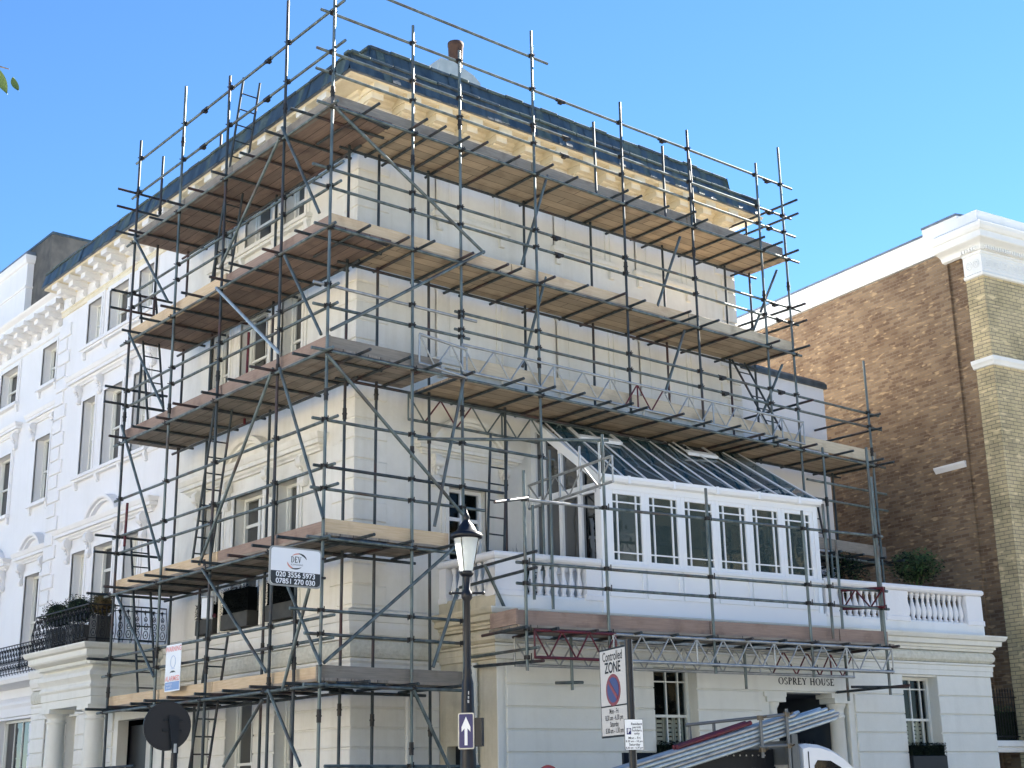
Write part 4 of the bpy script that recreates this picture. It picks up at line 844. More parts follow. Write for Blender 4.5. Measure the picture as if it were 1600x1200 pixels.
g=M(); g.sweep([(q.x,q.y) for q in (FB.p(14,0,.085),FB.p(1.5,0,.085))],[(-.3,13.46),(.02,13.46),(.02,13.51),(-.3,13.53)]); g.sweep([(q.x,q.y) for q in (FB.p(1.5,0,.1),FB.p(.5,0,.1))],[(-.3,13.62),(.02,13.62),(.02,13.67),(-.3,13.7)]); g.build('parapet_capping',LEAD,BH)
g=M(); g.box(FB,.5,1.5,13.4,13.62,-.3,.09); g.build('parapet_block',WHITE,BH)
g=M(); g.add([FB.p(0,13.4,0),FBF.p(34,13.4,0),FBF.p(34,13.4,-14),FB.p(14,13.4,0)],[(0,1,2,3)]); g.build('flat_roof',LEAD,BH)
for h in ((3,4.4,4.8,7.6),(3,4.4,8.6,10.6)): window(FBF,h,BH,.14,2)
g=M(); g.prism(FB,[(0,8.02),(.03,8.03),(.06,8.07),(.12,8.16),(.13,8.2),(0,8.21)],1.0,1.85); g.build('vent_cowl',WHITE,BH,'small white moulded cap stranded on the brick side wall')
# front balcony, railing
g=M(); g.sweep([(q.x,q.y) for q in (FBF.p(.1,0,-.05),FBF.p(.1,0,.5),FBF.p(6,0,.5))][::1],[(-.3,3.72),(0,3.74),(.03,3.8),(.06,3.82),(.06,3.9),(-.3,3.92)]); g.prism(Fr(FBF.o,FBF.u,FBF.n),[(0,3.3),(.1,3.4),(.3,3.6),(.42,3.75),(0,3.75)],.4,.6); g.build('balcony_slab',WHITE,BH)
g=M()
for k in range(30): 
    p=FBF.p(.15+k*.12,0,.48); g.tube(p+Z*3.9,p+Z*4.75,.009,5)
g.tube(FBF.p(.12,4.75,.48),FBF.p(6,4.75,.48),.016); g.build('balcony_railing',BLACK,BH)
# link between the wing and the brick house
LK=thing('garage_link','low white link wall with dark opening between the wing and the brick house','wall',tuple(FA.p(11.05,0,-.3)))
FK=Fr(FA.p(11.06,0,-.3),ax,an)
g=M(); g.wall(FK,0,2.5,0,2.3,[(.22,2.3,0,2.2)],.3); g.box(FK,-.02,2.5,2.3,2.42,-.3,.05,0,.015); g.box(FK,.0,2.5,2.23,2.27,-.02,.03); g.build('wall',WHITE2,LK)
g=M(); g.box(FK,.2,2.5,0,2.25,-1.5,-1.45); g.build('opening_dark_sheet',DARK,LK)  # dark sheet standing in for the shade inside the opening
g=M()
for k in range(15): p=FK.p(.06+k*.08,0,-.1); g.tube(p+Z*2.42,p+Z*3.36,.008,5); g.tube(p+Z*3.36,p+Z*3.44,.014,5,0,.001)
g.tube(FK.p(0,2.5,-.1),FK.p(1.25,2.5,-.1),.012);g.tube(FK.p(0,3.25,-.1),FK.p(1.25,3.25,-.1),.01); g.build('railing',BLACK,LK)
t=thing('hedge','dark clipped hedge behind black spiked railings above the white link wall','hedge',tuple(FK.p(.6,2.42,-.3)))
g=M(); g.box(FK,.02,1.22,2.42,2.98,-.5,-.22)
for k in range(2600):
    p=FK.p(random.uniform(0,1.25),random.uniform(2.45,3.1)**1,-.2+random.uniform(-.3,.03)); tt=Vector((random.gauss(0,1),random.gauss(0,1),random.gauss(0,1))).normalized(); bb=tt.orthogonal().normalized(); g.add([p-tt*.022,p+bb*.011,p+tt*.022,p-bb*.011],[(0,1,2,3)],0 if p.z<2.95 else 1)
g.build('foliage',[LEAFD,LEAF],t)
#@@PART2
# ------------------------------------------------------------------ main scaffolding
SF=thing('scaffolding','tall tube and board scaffolding with five lifts wrapped round both faces of the corner house','scaffolding',(-1.45,-1.45,0))
LV=[3.08,5.13,7.93,9.90,11.93]
XO=-1.45; XI=-.35; PH=[]
def tb(name,a,b,mat=STEEL,parent=None,r=.0242,label=None):
    g=M(); g.tube(a,b,r,10); return g.build(name,mat,parent or SF,label)
CPL=[]
def std(x,y,z0,z1,mat=STEEL,parent=None):
    # slight lean, joint sleeve part way up
    g=M(); j=random.uniform(-.012,.012); a=Vector((x+j,y-j,z0)); b=Vector((x-j,y+j,z1)); g.tube(a,b,.0242,10)
    zz=z0+2+random.random()*2
    while zz<z1-1: c=a.lerp(b,(zz-z0)/(z1-z0)); g.tube(c-Z*.09,c+Z*.09,.033,8,1); g.tube(c-Z*.01,c+Z*.01,.042,8,1); zz+=4.2+random.random()
    return g.build('standard',[mat,FITT],parent or SF)
def coup(p,side): CPL.append((Vector(p),side))
OR=[(-1.45,.05,14.62),(.1,.05,13.93),(1.07,.05,13.80),(2.70,4.6,14.76),(4.83,8.0,14.02),(6.66,8.0,14.0),(8.64,7.9,13.86),(9.42,4.5,14.44),(11.72,4.5,10.2)]
OL=[(-.02,.05,14.51),(1.95,.05,13.95),(3.72,.05,14.5),(5.58,.05,14.1),(-.74,.05,4.65)]
for x,a,b in OR: std(x,XO,a,b,STEEL if random.random()<.7 else STEEL2)
for y,a,b in OL: std(XO,y,a,b,STEEL if random.random()<.6 else STEEL2)
for x,a,b in ((-.42,.05,12.3),(.17,.05,12.4),(1.23,.05,12.15),(3.35,8.0,12.15),(5.0,8.0,12.15),(6.95,8.0,12.15),(8.76,8.0,12.15),(9.53,7.9,13.2),(2.84,4.5,8.05),(11.8,4.4,8.1)): std(x,XI,a,b,STEEL2)
for y,a,b in ((2.12,.05,12.2),(4.41,.05,14.1),(5.55,.05,12.1)): std(XI,y,a,b,STEEL2)
std(-.98,5.6,10.3,13.9,STEEL2); std(-1.18,5.6,8.3,9.6,STEEL2); std(-1.38,5.4,6.0,6.8,REDP)
for x,a,b in ((4.23,12.02,13.46),(6.02,12.0,13.5),(6.80,12.1,13.46)): std(x,-1.37,a,b,STEEL2)
std(XO-.05,2.05,5.2,5.25+.05,STEEL2); std(-.4,2.9,7.9,9.6,REDP)
# ledgers
RE=[1.15,.95,12.05,9.6,9.75]
for i,L in enumerate(LV):
    tb('ledger',(XO-.05,-1.7,L),(XO-.05,5.85,L)); tb('ledger',(XI,-.6,L),(XI,5.8,L),STEEL2)
    tb('ledger',(-1.75,XO-.05,L),(RE[i],XO-.05,L)); tb('ledger',(-.6,XI,L),(RE[i],XI,L),STEEL2)
    for x,a,b in OR:
        if a<=L<=b and x<=RE[i]: coup((x,XO-.03,L),0)
    for y,a,b in OL:
        if a<=L<=b: coup((XO-.03,y,L),1)
# guard rails
def railL(z,y0=-1.68,y1=5.78,mat=STEEL,coups=True):
    y0+=random.uniform(-.06,.06); tb('guard_rail',(XO+.05,y0,z),(XO+.05,y1+random.uniform(-.1,.2),z+random.uniform(-.015,.015)),mat)
    g=None
    if coups:
        for y,a,b in OL:
            if a<=z<=b and y0<=y<=y1: coup((XO+.025,y,z),1)
def railR(z,x0=-1.7,x1=9.75,mat=STEEL):
    x0+=random.uniform(-.05,.05); tb('guard_rail',(x0,XO+.05,z),(x1+random.uniform(-.05,.12),XO+.05,z+random.uniform(-.015,.015)),mat)
    for x,a,b in OR:
        if a<=z<=b and x0<=x<=x1: coup((x,XO+.025,z),0)
for z in (13.73,13.0,10.92,10.62,8.96,8.66,6.9,6.2,5.89,4.03,3.72): railL(z)
for z in (13.61,12.91,12.55,10.91,10.6): railR(z)
railR(14.27,-.5,3.1); railR(9.08,.95,12.1); railR(8.78,.95,12.1); railR(9.0,-1.7,1.3,ALU); railR(8.66,-1.7,1.3)
railR(6.9,-1.6,2.95); railR(6.2,-1.6,1.95,STEEL2); railR(5.87,-1.6,1.55); railR(4.12,-1.95,1.15); railR(3.79,-1.65,1.15); railR(2.0,-1.3,1.3)
railL(2.15,4.4,6.6,STEEL2,False)
for z in (12.98,12.62,12.1,10.9,10.55,9.0,8.7,6.2,5.9,4.0): tb('end_rail',(-1.85,5.63,z),(-.6,5.63,z),STEEL2)
for z in (13.15,12.85,10.9,10.55,8.9): tb('end_rail',(9.47,-1.8,z),(9.47,.35,z),STEEL2)
for z in (9.0,8.7): tb('end_rail',(11.77,-1.7,z),(11.77,.0,z),STEEL2)
# sleeves where tubes are joined
for z in (13.73,13.0): 
    for y in (.6,2.9): g=M(); g.tube((XO+.05,y,z-.0),(XO+.05,y+.2,z),.034,8); g.box(FL,y+.06,y+.14,z-.055,z-.02,1.36,1.44); g.build('sleeve_coupler',FITT,SF)
for z,x in ((13.61,3.3),(13.61,5.9),(12.91,3.4),(12.55,3.35),(10.91,3.1),(10.6,3.15),(9.08,7.2),(8.78,7.25),(13.61,8.95),(12.91,8.95),(12.55,8.9),(10.91,8.9),(10.6,9.0),(9.08,8.9)): g=M(); g.tube((x,XO+.05,z),(x+.2,XO+.05,z),.034,8); g.box(FR,x+.06,x+.14,z-.055,z-.02,1.36,1.44); g.build('sleeve_coupler',FITT,SF)
# transoms
TR={4:[-.9,.0,.42,.93,1.30,2.05,2.75,3.4,4.5,4.9,5.6,6.2,6.66,7.6,8.2,8.7,9.3],3:[-.95,-.2,.2,1.0,1.75,2.05,2.75,3.5,4.3,4.85,5.9,6.2,6.7,7.6,8.6,9.3],2:[-.9,-.2,.35,1.05,1.9,2.65,3.3,4.0,4.4,4.8,5.6,6.4,7.1,7.9,8.3,8.6,9.4,10.4,11.5,11.9],1:[-.9,-.1,.6],0:[-.9,0,.8]}
for i,L in enumerate(LV):
    for x in TR[i]:
        e0=random.uniform(-.15,.05); tb('transom',(x+random.uniform(-.02,.02),XO-.38+e0,L+.048),(x,XI+random.uniform(.1,.3),L+.048),STEEL2)
    y=-.95+random.uniform(-.1,.1)
    while y<5.9:
        e0=random.uniform(-.12,.1); tb('transom',(XO-.38+e0,y,L+.048),(XI+.2,y+random.uniform(-.03,.03),L+.048),STEEL2); y+=random.uniform(.72,1.0)
    for dx in (.25,.5): tb('transom',(-1.4+dx,-1.4,L+.048),(-.3,-1.4+dx*.2,L+.048),STEEL2)
# decks
DM={0:(PLANKG,PLANKG),1:(PLANKG,PLANKG),2:(PLANKG,PLANKG),3:(PLANKR,PLANKL),4:(PLANKR,PLANKL)}
for i,L in enumerate(LV):
    z0,z1=L+.075,L+.113
    g=M(); g.deck(FL,-1.39,5.72,.27,1.39,z0,z1); g.build('board_deck',DM[i][0],SF)
    if i==2:
        g=M(); g.deck(FR,-.26,.72,.27,1.38,z0,z1); g.build('board_deck',PLANKG,SF); g=M(); g.deck(FR,1.05,12.0,.27,1.2,z0,z1); g.build('board_deck',PLANKL,SF)
        g=M(); g.deck(FR,1.05,12.0,.12,.26,z0,z1); g.build('board_deck',PLANKG,SF)
    else:
        g=M(); g.deck(FR,-.26,RE[i]-.12,.27,1.38,z0,z1); g.build('board_deck',DM[i][1],SF)
# toe boards
def toeL(L,y0,y1,mat,h=.222,dz=0):
    g=M(); g.box(FL,y0,y1,L+.07+dz,L+.07+h+dz,1.33,1.37,0,.004); g.uv=[(v.y,v.z*1.0+L) for v in g.v]; g.build('toe_board',mat,SF)
def toeR(L,x0,x1,mat,h=.222,dz=0):
    g=M(); g.box(FR,x0,x1,L+.07+dz,L+.07+h+dz,1.33,1.37,0,.004); g.uv=[(v.x,v.z) for v in g.v]; g.build('toe_board',mat,SF)
def wood2(n,a,b,c):
    m_=noisy(n,a,b,5,.8,coord='UV',c3=c,s3=3,bump=.25,bscale=30,lo=.3,hi=.7); m_.node_tree.nodes['Mapping'].inputs['Scale'].default_value=(.6,9,1); return m_
TL=wood2('toe_board_new',(.66,.52,.35),(.55,.41,.25),(.48,.34,.22)); TG=wood2('toe_board_grey',(.28,.25,.21),(.20,.18,.15),(.16,.13,.10)); TRD=wood2('toe_board_brown',(.33,.24,.19),(.25,.18,.145),(.19,.13,.10)); TY=wood2('toe_board_yellow',(.60,.52,.38),(.50,.42,.30),(.36,.30,.22))
toeL(LV[4],-1.35,1.9,TG,.23); toeL(LV[4],1.92,3.7,TG,.23); toeL(LV[4],3.72,5.75,TG,.23)
toeL(LV[3],-1.35,1.95,TRD); toeL(LV[3],1.97,5.75,TL,.26)
toeL(LV[2],-1.35,1.95,TRD,.24); toeL(LV[2],1.97,5.75,TRD,.24)
toeL(LV[1],-1.36,1.85,TRD); toeL(LV[1],1.87,5.75,TL)
toeL(LV[0],-1.3,1.85,TL,.21); toeL(LV[0],1.87,3.7,TL,.21); toeL(LV[0],3.72,5.75,TL,.21)
toeR(LV[4],-1.38,2.7,TG); toeR(LV[4],2.72,6.6,TG); toeR(LV[4],6.62,9.4,TG)
toeR(LV[3],-1.38,2.2,TL,.23); toeR(LV[3],2.22,6.5,TL,.23); toeR(LV[3],6.52,9.5,TY,.24)
toeR(LV[2],-1.38,.72,TG,.22); toeR(LV[2],1.15,4.9,TY,.24,.12); toeR(LV[2],4.92,8.7,TY,.24,.12); toeR(LV[2],8.72,11.9,TY,.24,.05)
toeR(LV[1],-1.38,.85,TL,.21,.04); toeR(LV[0],-1.45,1.1,TG,.22)
g=M(); Fe=Fr((9.45,0,0),(0,1,0),(1,0,0)); g.box(Fe,-1.35,-.3,LV[4]+.08,LV[4]+.3,-.04,0); g.box(Fe,-1.35,-.3,LV[3]+.08,LV[3]+.3,-.04,0); g.box(Fe,-1.35,-.3,LV[2]+.12,LV[2]+.34,2.5,2.54); g.build('toe_board',TG,SF)
g=M(); Fe=Fr((0,5.72,0),(1,0,0),(0,1,0)); 
for L in LV: g.box(Fe,-1.35,-.3,L+.08,L+.28,0,.04)
g.build('toe_board',TRD,SF)
# sun-faded trim strip of decking at the house side
# braces
RB=[(-1.5,11.94,1.5,10.17),(-1.44,8.25,1.5,10.2),(-1.48,7.85,1.28,5.51),(-1.44,3.38,1.28,5.56),(1.43,5.0,2.16,3.79),(1.07,8.01,.47,5.5),(.91,4.59,.44,3.4),(.09,3.06,.73,1.97),(3.07,12.07,2.44,10.24),(6.4,11.72,5.69,10.17),(9.2,11.68,8.35,10.23),(2.97,10.13,2.41,8.41),(6.38,9.84,5.78,8.52),(9.15,9.67,8.46,8.57)]
LB=[(.01,11.99,1.93,10.26),(-.04,12.13,-1.26,10.2),(5.49,12.0,3.88,10.24),(2.02,9.94,-.19,8.21),(-.25,9.81,-1.39,8.2),(0,8.02,2.19,5.23),(-.2,7.97,-1.56,5.4),(5.48,10.06,3.82,8.23),(5.54,8.27,3.63,5.5),(2.07,5.15,-.08,3.36),(-.63,4.54,-1.57,3.34),(-1.22,4.44,-.55,3.07),(-.01,2.97,1.11,2.06),(-.15,3.11,-1.09,2.01),(5.3,5.1,3.63,3.56)]
for i,(a,b,c,d) in enumerate(RB): tb('brace',(a,-1.52 if i<8 else -1.36,b),(c,-1.52 if i<8 else -1.36,d),STEEL,r=.026)
for i,(a,b,c,d) in enumerate(LB): tb('brace',(-1.52,a,b),(-1.52,c,d),NEWZ if i==3 else STEEL,label='bright new zinc brace' if i==3 else None,r=.028 if i==3 else .025)
# lattice beams
def lattice(name,a,b,h,mat,parent,n=None,posts=True,r=.0242,rl=.014,label=None,red=None):
    a=Vector(a);b=Vector(b); L=(b-a).length; n=n or max(2,round(L/.33)); g=M(); d=Z*h
    g.tube(a,b,r,8); g.tube(a+d,b+d,r,8)
    for k in range(n):
        p=a.lerp(b,k/n); q=a.lerp(b,(k+1)/n); mi=1 if red and red[0]<k/n<red[1] else 0
        if k%2==0: g.tube(p+d,q,rl,6,mi)
        else: g.tube(p,q+d,rl,6,mi)
        if k%6==0 and posts: g.tube(p,p+d,rl*1.2,6,mi)
    g.tube(a,a+d,rl,6); g.tube(b,b+d,rl,6); return g.build(name,[mat,REDP],parent,label)
lattice('lattice_beam',(.17,XO-.09,8.03),(1.10,XO-.09,7.95),.47,ALU,SF,3)
lattice('lattice_beam',(1.02,XO-.08,8.05),(9.45,XO-.08,8.06),.44,ALU,SF,26,red=(.42,.52),label='long aluminium lattice beam with a red painted section')
lattice('lattice_beam',(.85,XI+.06,7.5),(9.4,XI+.06,7.5),.42,STEEL,SF,26,red=(0,.12))
# lower right bay of the scaffold behind the conservatory
for x,y,a,b in ((10.1,XO,4.5,8.1),(10.05,XI,4.4,7.6)): std(x,y,a,b)
g=M(); g.deck(FR,9.7,12.05,.3,1.35,5.98,6.02); g.build('board_deck',PLANKG,SF); toeR(6.02,9.8,12.0,TG,.22,-.02)
for z in (7.05,7.4,5.93): tb('guard_rail',(9.6,XO+.05,z),(12.15,XO+.05,z))
for x in (9.9,10.6,11.3,11.9): tb('transom',(x,-1.85,5.95),(x,-.1,5.95),STEEL2)
# couplers
def coupler_mesh(side):
    g=M(); F=Fr((0,0,0),(0,1,0) if side else (1,0,0),(-1,0,0) if side else (0,-1,0))
    g.box(F,-.03,.03,-.03,.03,-.04,.05,0,.012); g.box(F,-.05,.05,-.014,.014,-.018,.018,0,.005); g.tube(F.p(.04,-.03,.03),F.p(.04,.055,.03),.009,6); g.tube(F.p(-.045,-.05,-.0),F.p(-.045,.03,0),.009,6); g.tube(F.p(.03,0,.03),F.p(.03,0,.075),.009,6)
    return g
cm={}
CPL.sort(key=lambda c:(c[0]-CAM).length)
for k,(p,s) in enumerate(CPL[:100]):
    if s not in cm: o=coupler_mesh(s).build('coupler',FITT,SF,origin=Vector((0,0,0))); cm[s]=o
    else: o=cm[s].copy(); sc.collection.objects.link(o); o.parent=SF
    o.location=p-wloc(SF)
if len(CPL)>100:
    g=M()
    for p,s in CPL[100:]:
        q=coupler_mesh(s); g.add([v+p for v in q.v],q.f)
    g.build('coupler',FITT,SF,None,'stuff')
# ------------------------------------------------------------------ terrace scaffolding
TS=thing('terrace_scaffolding','low scaffold with brown boards and lattice beams along the front of the low white wing','scaffolding',tuple(FA.p(-.19,3.4,1.2)))
def P(s,z,o=1.2): return FA.p(s,z,o)
for s,a,b in ((-.19,3.3,6.27),(1.28,3.35,7.0),(3.31,3.35,6.33),(5.38,3.35,6.14),(5.88,4.0,6.3),(7.1,3.1,6.9)): 
    g=M(); g.tube(P(s,a),P(s,b),.0245,10)
    for z in (5.83,4.88,4.57,3.9,3.49):
        if a<=z<=b: g.box(FA,s-.032,s+.032,z-.03,z+.03,1.16,1.25,1,.012); g.tube(P(s+.05,z-.04,1.24),P(s+.05,z+.06,1.24),.01,6,1)
    g.build('standard',[STEEL,FITT],TS)
for s,o,a,b in ((.62,.15,4.5,6.0),(1.0,.1,3.9,6.95),(7.0,.3,3.05,5.9),(7.25,1.0,3.9,7.5),(1.05,.5,3.1,3.9),(4.6,.4,3.2,3.95)): 
    g=M(); g.tube(P(s,a,o),P(s,b,o),.0245,8); g.build('standard',STEEL,TS)
tb('guard_rail',P(-.3,5.84,1.15),P(1.2,5.83,1.15),ALU,TS); tb('guard_rail',P(1.1,5.83,1.15),P(7.3,5.85,1.15),STEEL,TS)  # paler metal on the left length imitates sun on that rail
for z in (4.88,4.57): tb('guard_rail',P(-.32,z,1.15),P(7.3,z,1.15),STEEL,TS)
for a,b,mt in ((-.3,3.3,TRD),(3.32,6.1,TRD),(6.12,7.25,TRD)):
    g=M(); g.box(FA,a,b,3.965,4.185,1.08,1.12,0,.005); g.uv=[((v-AO).dot(ax),v.z) for v in g.v]; g.build('toe_board',mt,TS)
g=M(); g.box(FA,-.34,-.30,3.97,4.2,.4,1.15); g.build('toe_board',TRD,TS)
g=M(); g.deck(FA,-.3,7.3,.3,1.2,3.925,3.963); g.build('board_deck',PLANKG,TS)
lattice('lattice_beam',P(-.1,3.49,1.27),P(1.35,3.49,1.27),.39,REDP,TS,6,label='red painted lattice beam')
lattice('lattice_beam',P(1.3,3.49,1.27),P(7.15,3.48,1.27),.39,ALU,TS,22)
lattice('lattice_beam',P(.1,3.46,.38),P(7.1,3.46,.38),.39,ALU,TS,26,red=(.72,.98))
for s in (-.35,.2,.9,1.7,2.4,3.1,3.9,4.6,5.3,6.0,6.7,7.15): tb('transom',P(s,3.90,1.45),P(s+.02,3.90,.15),STEEL2,TS)
tb('transom',P(-.1,3.42,1.5),P(-.15,3.5,-.6),STEEL2,TS); tb('transom',P(7.0,3.22,1.75),P(7.0,3.22,-.2),STEEL2,TS); tb('transom',P(.75,3.2,.5),P(1.25,3.22,.5),STEEL,TS); tb('transom',P(6.5,3.24,.9),P(7.55,3.24,1.2),STEEL2,TS)
for z in (5.02,4.78): tb('return_rail',P(-.12,z,1.4),P(-.12,z,-.9),STEEL2,TS)
tb('return_rail',P(-.12,3.62,1.4),P(-.12,3.66,-1.2),STEEL,TS); tb('return_rail',P(-.19,5.83,1.3),P(-1.0,5.62,1.7),STEEL2,TS)
lattice('lattice_beam',P(1.28,6.2,1.45),P(1.28,6.2,-1.0),.4,ALU,TS,6)
tb('guard_rail',(.25,-1.38,6.86),P(1.4,6.92,1.2),STEEL,TS)
for o in (1.1,.55,-.05): tb('upright',P(1.28,6.15,o),P(1.28,6.95,o),ALU,TS,.02)
lattice('lattice_beam',P(7.05,4.58,1.3),P(7.05,4.66,.3),.33,REDP,TS,3,label='short red lattice beam')
# ------------------------------------------------------------------ ladders
def ladder(label,b0,b1,wid,rung,mat=STEEL2):
    # b0,b1: foot and head of one stile; wid: vector to the other stile
    t=thing('ladder',label,'ladder',b0,'ladders standing inside the scaffold'); b0=Vector(b0);b1=Vector(b1);w_=Vector(wid); L=(b1-b0).length
    for q in (Vector((0,0,0)),w_): g=M(); g.tube(b0+q,b1+q,.022,8); g.build('stile',mat,t)
    n=int(L/rung)
    for k in range(1,n): g=M(); p=b0.lerp(b1,k/n); g.tube(p,p+w_,.013,6); g.build('rung',mat,t)
ladder('steel ladder at the far left end between the third and fourth board lifts',(-1.2,5.05,8.05),(-1.2,5.8,11.0),(.33,0,0),.27)
ladder('long ladder from second to third board lift, in front of the arched hood',(-1.2,3.1,5.3),(-1.2,2.4,8.5),(.33,0,0),.27)
ladder('ladder poking above the slate eaves on the street side',(-1.2,2.9,10.05),(-1.2,1.95,14.0),(.33,0,0),.28)
ladder('ladder climbing from the pavement to the lowest boards behind the back of the round sign',(-1.2,3.3,.1),(-1.2,2.33,4.2),(.33,0,0),.27)
ladder('ladder beside the cast iron balcony railing at the left end of the scaffold',(-1.2,4.85,3.2),(-1.2,5.55,6.2),(.33,0,0),.27)
ladder('ladder leaning against the right end of the side wall above the conservatory ridge',(9.05,-1.2,8.05),(8.65,-.5,9.9),(.38,0,0),.27)
ladder('ladder between the street lamp and the conservatory, in front of the arched window',(1.9,-.95,4.5),(2.2,-.75,7.35),(.35,0,0),.27)
ladder('thin ladder right of the conservatory gutter above the white balustrade',(10.55,-1.0,4.5),(10.3,-.8,7.1),(.33,0,0),.27)
# ------------------------------------------------------------------ boards and signs on the scaffold
def rrect(u0,u1,z0,z1,r,n=5):
    pts=[]
    for cx,cz,a0 in ((u1-r,z1-r,0),(u0+r,z1-r,90),(u0+r,z0+r,180),(u1-r,z0+r,270)):
        for k in range(n+1): a=R(a0+90*k/n); pts.append((cx+r*math.cos(a),cz+r*math.sin(a)))
    return pts
S=thing('scaffolder_sign','white and dark grey board with two phone numbers hung on the scaffold corner','sign',(-1.55,-1.6,4.4))
FD=Fr((-2.39,-1.58,4.385),(1,0,0),(0,-1,0)); SW,SH=.83,.545
g=M(); g.plate(FD,rrect(0,SW,0,SH,.06),0,.02,0); g.build('frame',mk('sign_frame',(.30,.31,.30),.5),S)
g=M(); g.plate(FD,rrect(.022,SW-.022,.022,SH-.022,.045),.02,.023,0); g.build('panel',SWHITE,S)
g=M(); g.plate(FD,[(.022,.205),(.022,.07)]+[(.03,.045),(.05,.028),(.07,.022),(SW-.07,.022),(SW-.05,.028),(SW-.03,.045)]+[(SW-.022,.07),(SW-.022,.205)],.023,.0255,0); g.build('panel',SDGREY,S)
text('020 3556 5973',.098,FD,SW*.5,.157,.027,SWHITE,S,bold=.0022,sx=1.06); text('07851 270 030',.098,FD,SW*.5,.066,.027,SWHITE,S,bold=.0022,sx=1.06)
serif('DEV',FD,.335,.505,.335,.085,.0245,SDGREY,S); text('SCAFFOLDING',.030,FD,.43,.305,.0245,SDGREY,S,sx=1.0)
g=M()
def crescent(g,F,cx,cz,rx,rz,a0,a1,w_,o,mi):
    n=16; 
    for i in range(n):
        q=[]
        for k in (i,i+1):
            t=k/n; a=R(a0+(a1-a0)*t); ww=w_*math.sin(math.pi*t)**.7+.001; q.append(((cx+rx*math.cos(a),cz+rz*math.sin(a)),(cx+(rx-ww)*math.cos(a),cz+(rz-ww)*math.sin(a))))
        g.add([F.p(*q[0][0],o),F.p(*q[1][0],o),F.p(*q[1][1],o),F.p(*q[0][1],o)],[(0,1,2,3)],mi)
crescent(g,FD,.46,.385,.125,.085,150,60,.018,.0245,0); crescent(g,FD,.46,.385,.125,.085,95,0,.024,.0249,1); crescent(g,FD,.40,.325,.125,.085,170,270,.026,.0245,0); crescent(g,FD,.40,.325,.125,.085,235,325,.018,.0249,1)
g.build('logo_swoosh',[SALM,SDGREY],S)
g=M(); g.box(FD,SW-.03,SW+.09,.15,.18,-.04,0); g.box(FD,SW-.03,SW+.09,.42,.45,-.04,0); g.build('clamp',FITT,S)
S=thing('warning_sign','tall white warning panel with red words and blue foot on the left scaffold rail','sign',(-1.5,2.95,3.28))
FWn=Fr((-1.5,3.24,3.28),(0,-1,0),(-1,0,0)); 
g=M(); g.plate(FWn,rrect(0,.54,0,.75,.015),0,.006); g.build('panel',SWHITE,S)
g=M(); g.box(FWn,.02,.52,.02,.15,.006,.009); g.build('panel',SLBLUE,S)
text('WARNING',.115,FWn,.27,.675,.0085,SPINK,S,bold=.002); text('ALARMED',.115,FWn,.27,.20,.0085,SPINK,S,bold=.002)
text('SCAFFOLD',.045,FWn,.16,.11,.011,SWHITE,S); text('SECURITY',.045,FWn,.16,.06,.011,SWHITE,S)
g=M(); 
for a0 in range(12): a=R(a0*30); b=R(a0*30+30); g.tube(FWn.p(.27+.09*math.cos(a),.47+.10*math.sin(a),.008),FWn.p(.27+.09*math.cos(b),.47+.10*math.sin(b),.008),.003,4)
g.tube(FWn.p(.2,.36,.008),FWn.p(.34,.36,.008),.003,4); g.build('printed_mark',SLBLUE,S)
g=M(); crescent(g,FWn,.27,.29,.1,.04,0,180,.03,.008,0); g.build('printed_mark',SDGREY,S)
t=thing('alarm_box','small white scaffold alarm box clamped to a pole in front of the left hedge planter','alarm',(-1.38,2.1,4.35))
Fz=Fr((-1.5,2.08,4.36),Vector((.8,-.6,0)),Vector((-.6,-.8,0))); g=M(); g.box(Fz,0,.17,0,.33,-.1,.0,0,.012); g.build('casing',SWHITE,t); g=M(); g.box(Fz,-.01,.18,.33,.36,-.12,.01,0,.008); g.build('lid',ALU,t); g=M(); g.lathe(Fz.p(.2,.02,-.05),[(.03,0),(.035,.03),(.02,.06)],10); g.build('beacon',REDP,t)
# ------------------------------------------------------------------ street lamp
lx,ly=-1.30,-4.60
LP=thing('street_lamp','black street lamp with tapered frosted lantern in front of the scaffold','street lamp',(lx,ly,0))
g=M(); g.lathe((lx,ly,0),[(.16,.1),(.16,.6),(.12,.75),(.105,1.0),(.10,1.9),(.072,2.9),(.05,3.0),(.055,3.02),(.044,3.1),(.040,3.9),(.07,3.94),(.07,4.0),(.04,4.05),(.05,4.2)],20); g.build('post',BLKP,LP)
g=M(); g.tube((lx,ly,4.0)-ax.copy()*0+Vector((-.16,.13,0))*1.0 if False else Vector((lx,ly,4.0))-cr*.21,Vector((lx,ly,4.0))+cr*.21,.016,8)
for s in (-1,1): g.lathe(Vector((lx,ly,3.98))+cr*.205*s,[(.012,0),(.026,.02),(.012,.04)],8)
g.build('ladder_bar',BLKP,LP)
g=M(); g.lathe((lx,ly,4.2),[(.05,0),(.085,.03),(.09,.06),(.08,.075)],20); g.lathe((lx,ly,4.68),[(.168,0),(.20,.01),(.205,.05),(.17,.08),(.13,.10),(.10,.16),(.05,.22),(.035,.25),(.05,.27),(.02,.33),(.006,.38)],20); 
for k in range(4):
    a=k*math.pi/2+.5; g.tube((lx+.084*math.cos(a),ly+.084*math.sin(a),4.26),(lx+.168*math.cos(a),ly+.168*math.sin(a),4.69),.006,5)
g.build('lantern_frame',BLKP,LP)
g=M(); g.lathe((lx,ly,4.262),[(.080,0),(.162,.42)],20); lg=g.build('lantern_glass',LMILK,LP)
g=M(); Fo=Fr((lx,ly,0),cr,-Vector((cf.x,cf.y,0)).normalized()); 
for k,(z,h_) in enumerate(((2.66,.035),(2.71,.03),(2.76,.04))): g.box(Fo,.0+.004*k,.02,z,z+h_,.095-.005*k,.1-.004*k,0)
g.build('sticker',SGREY,LP)
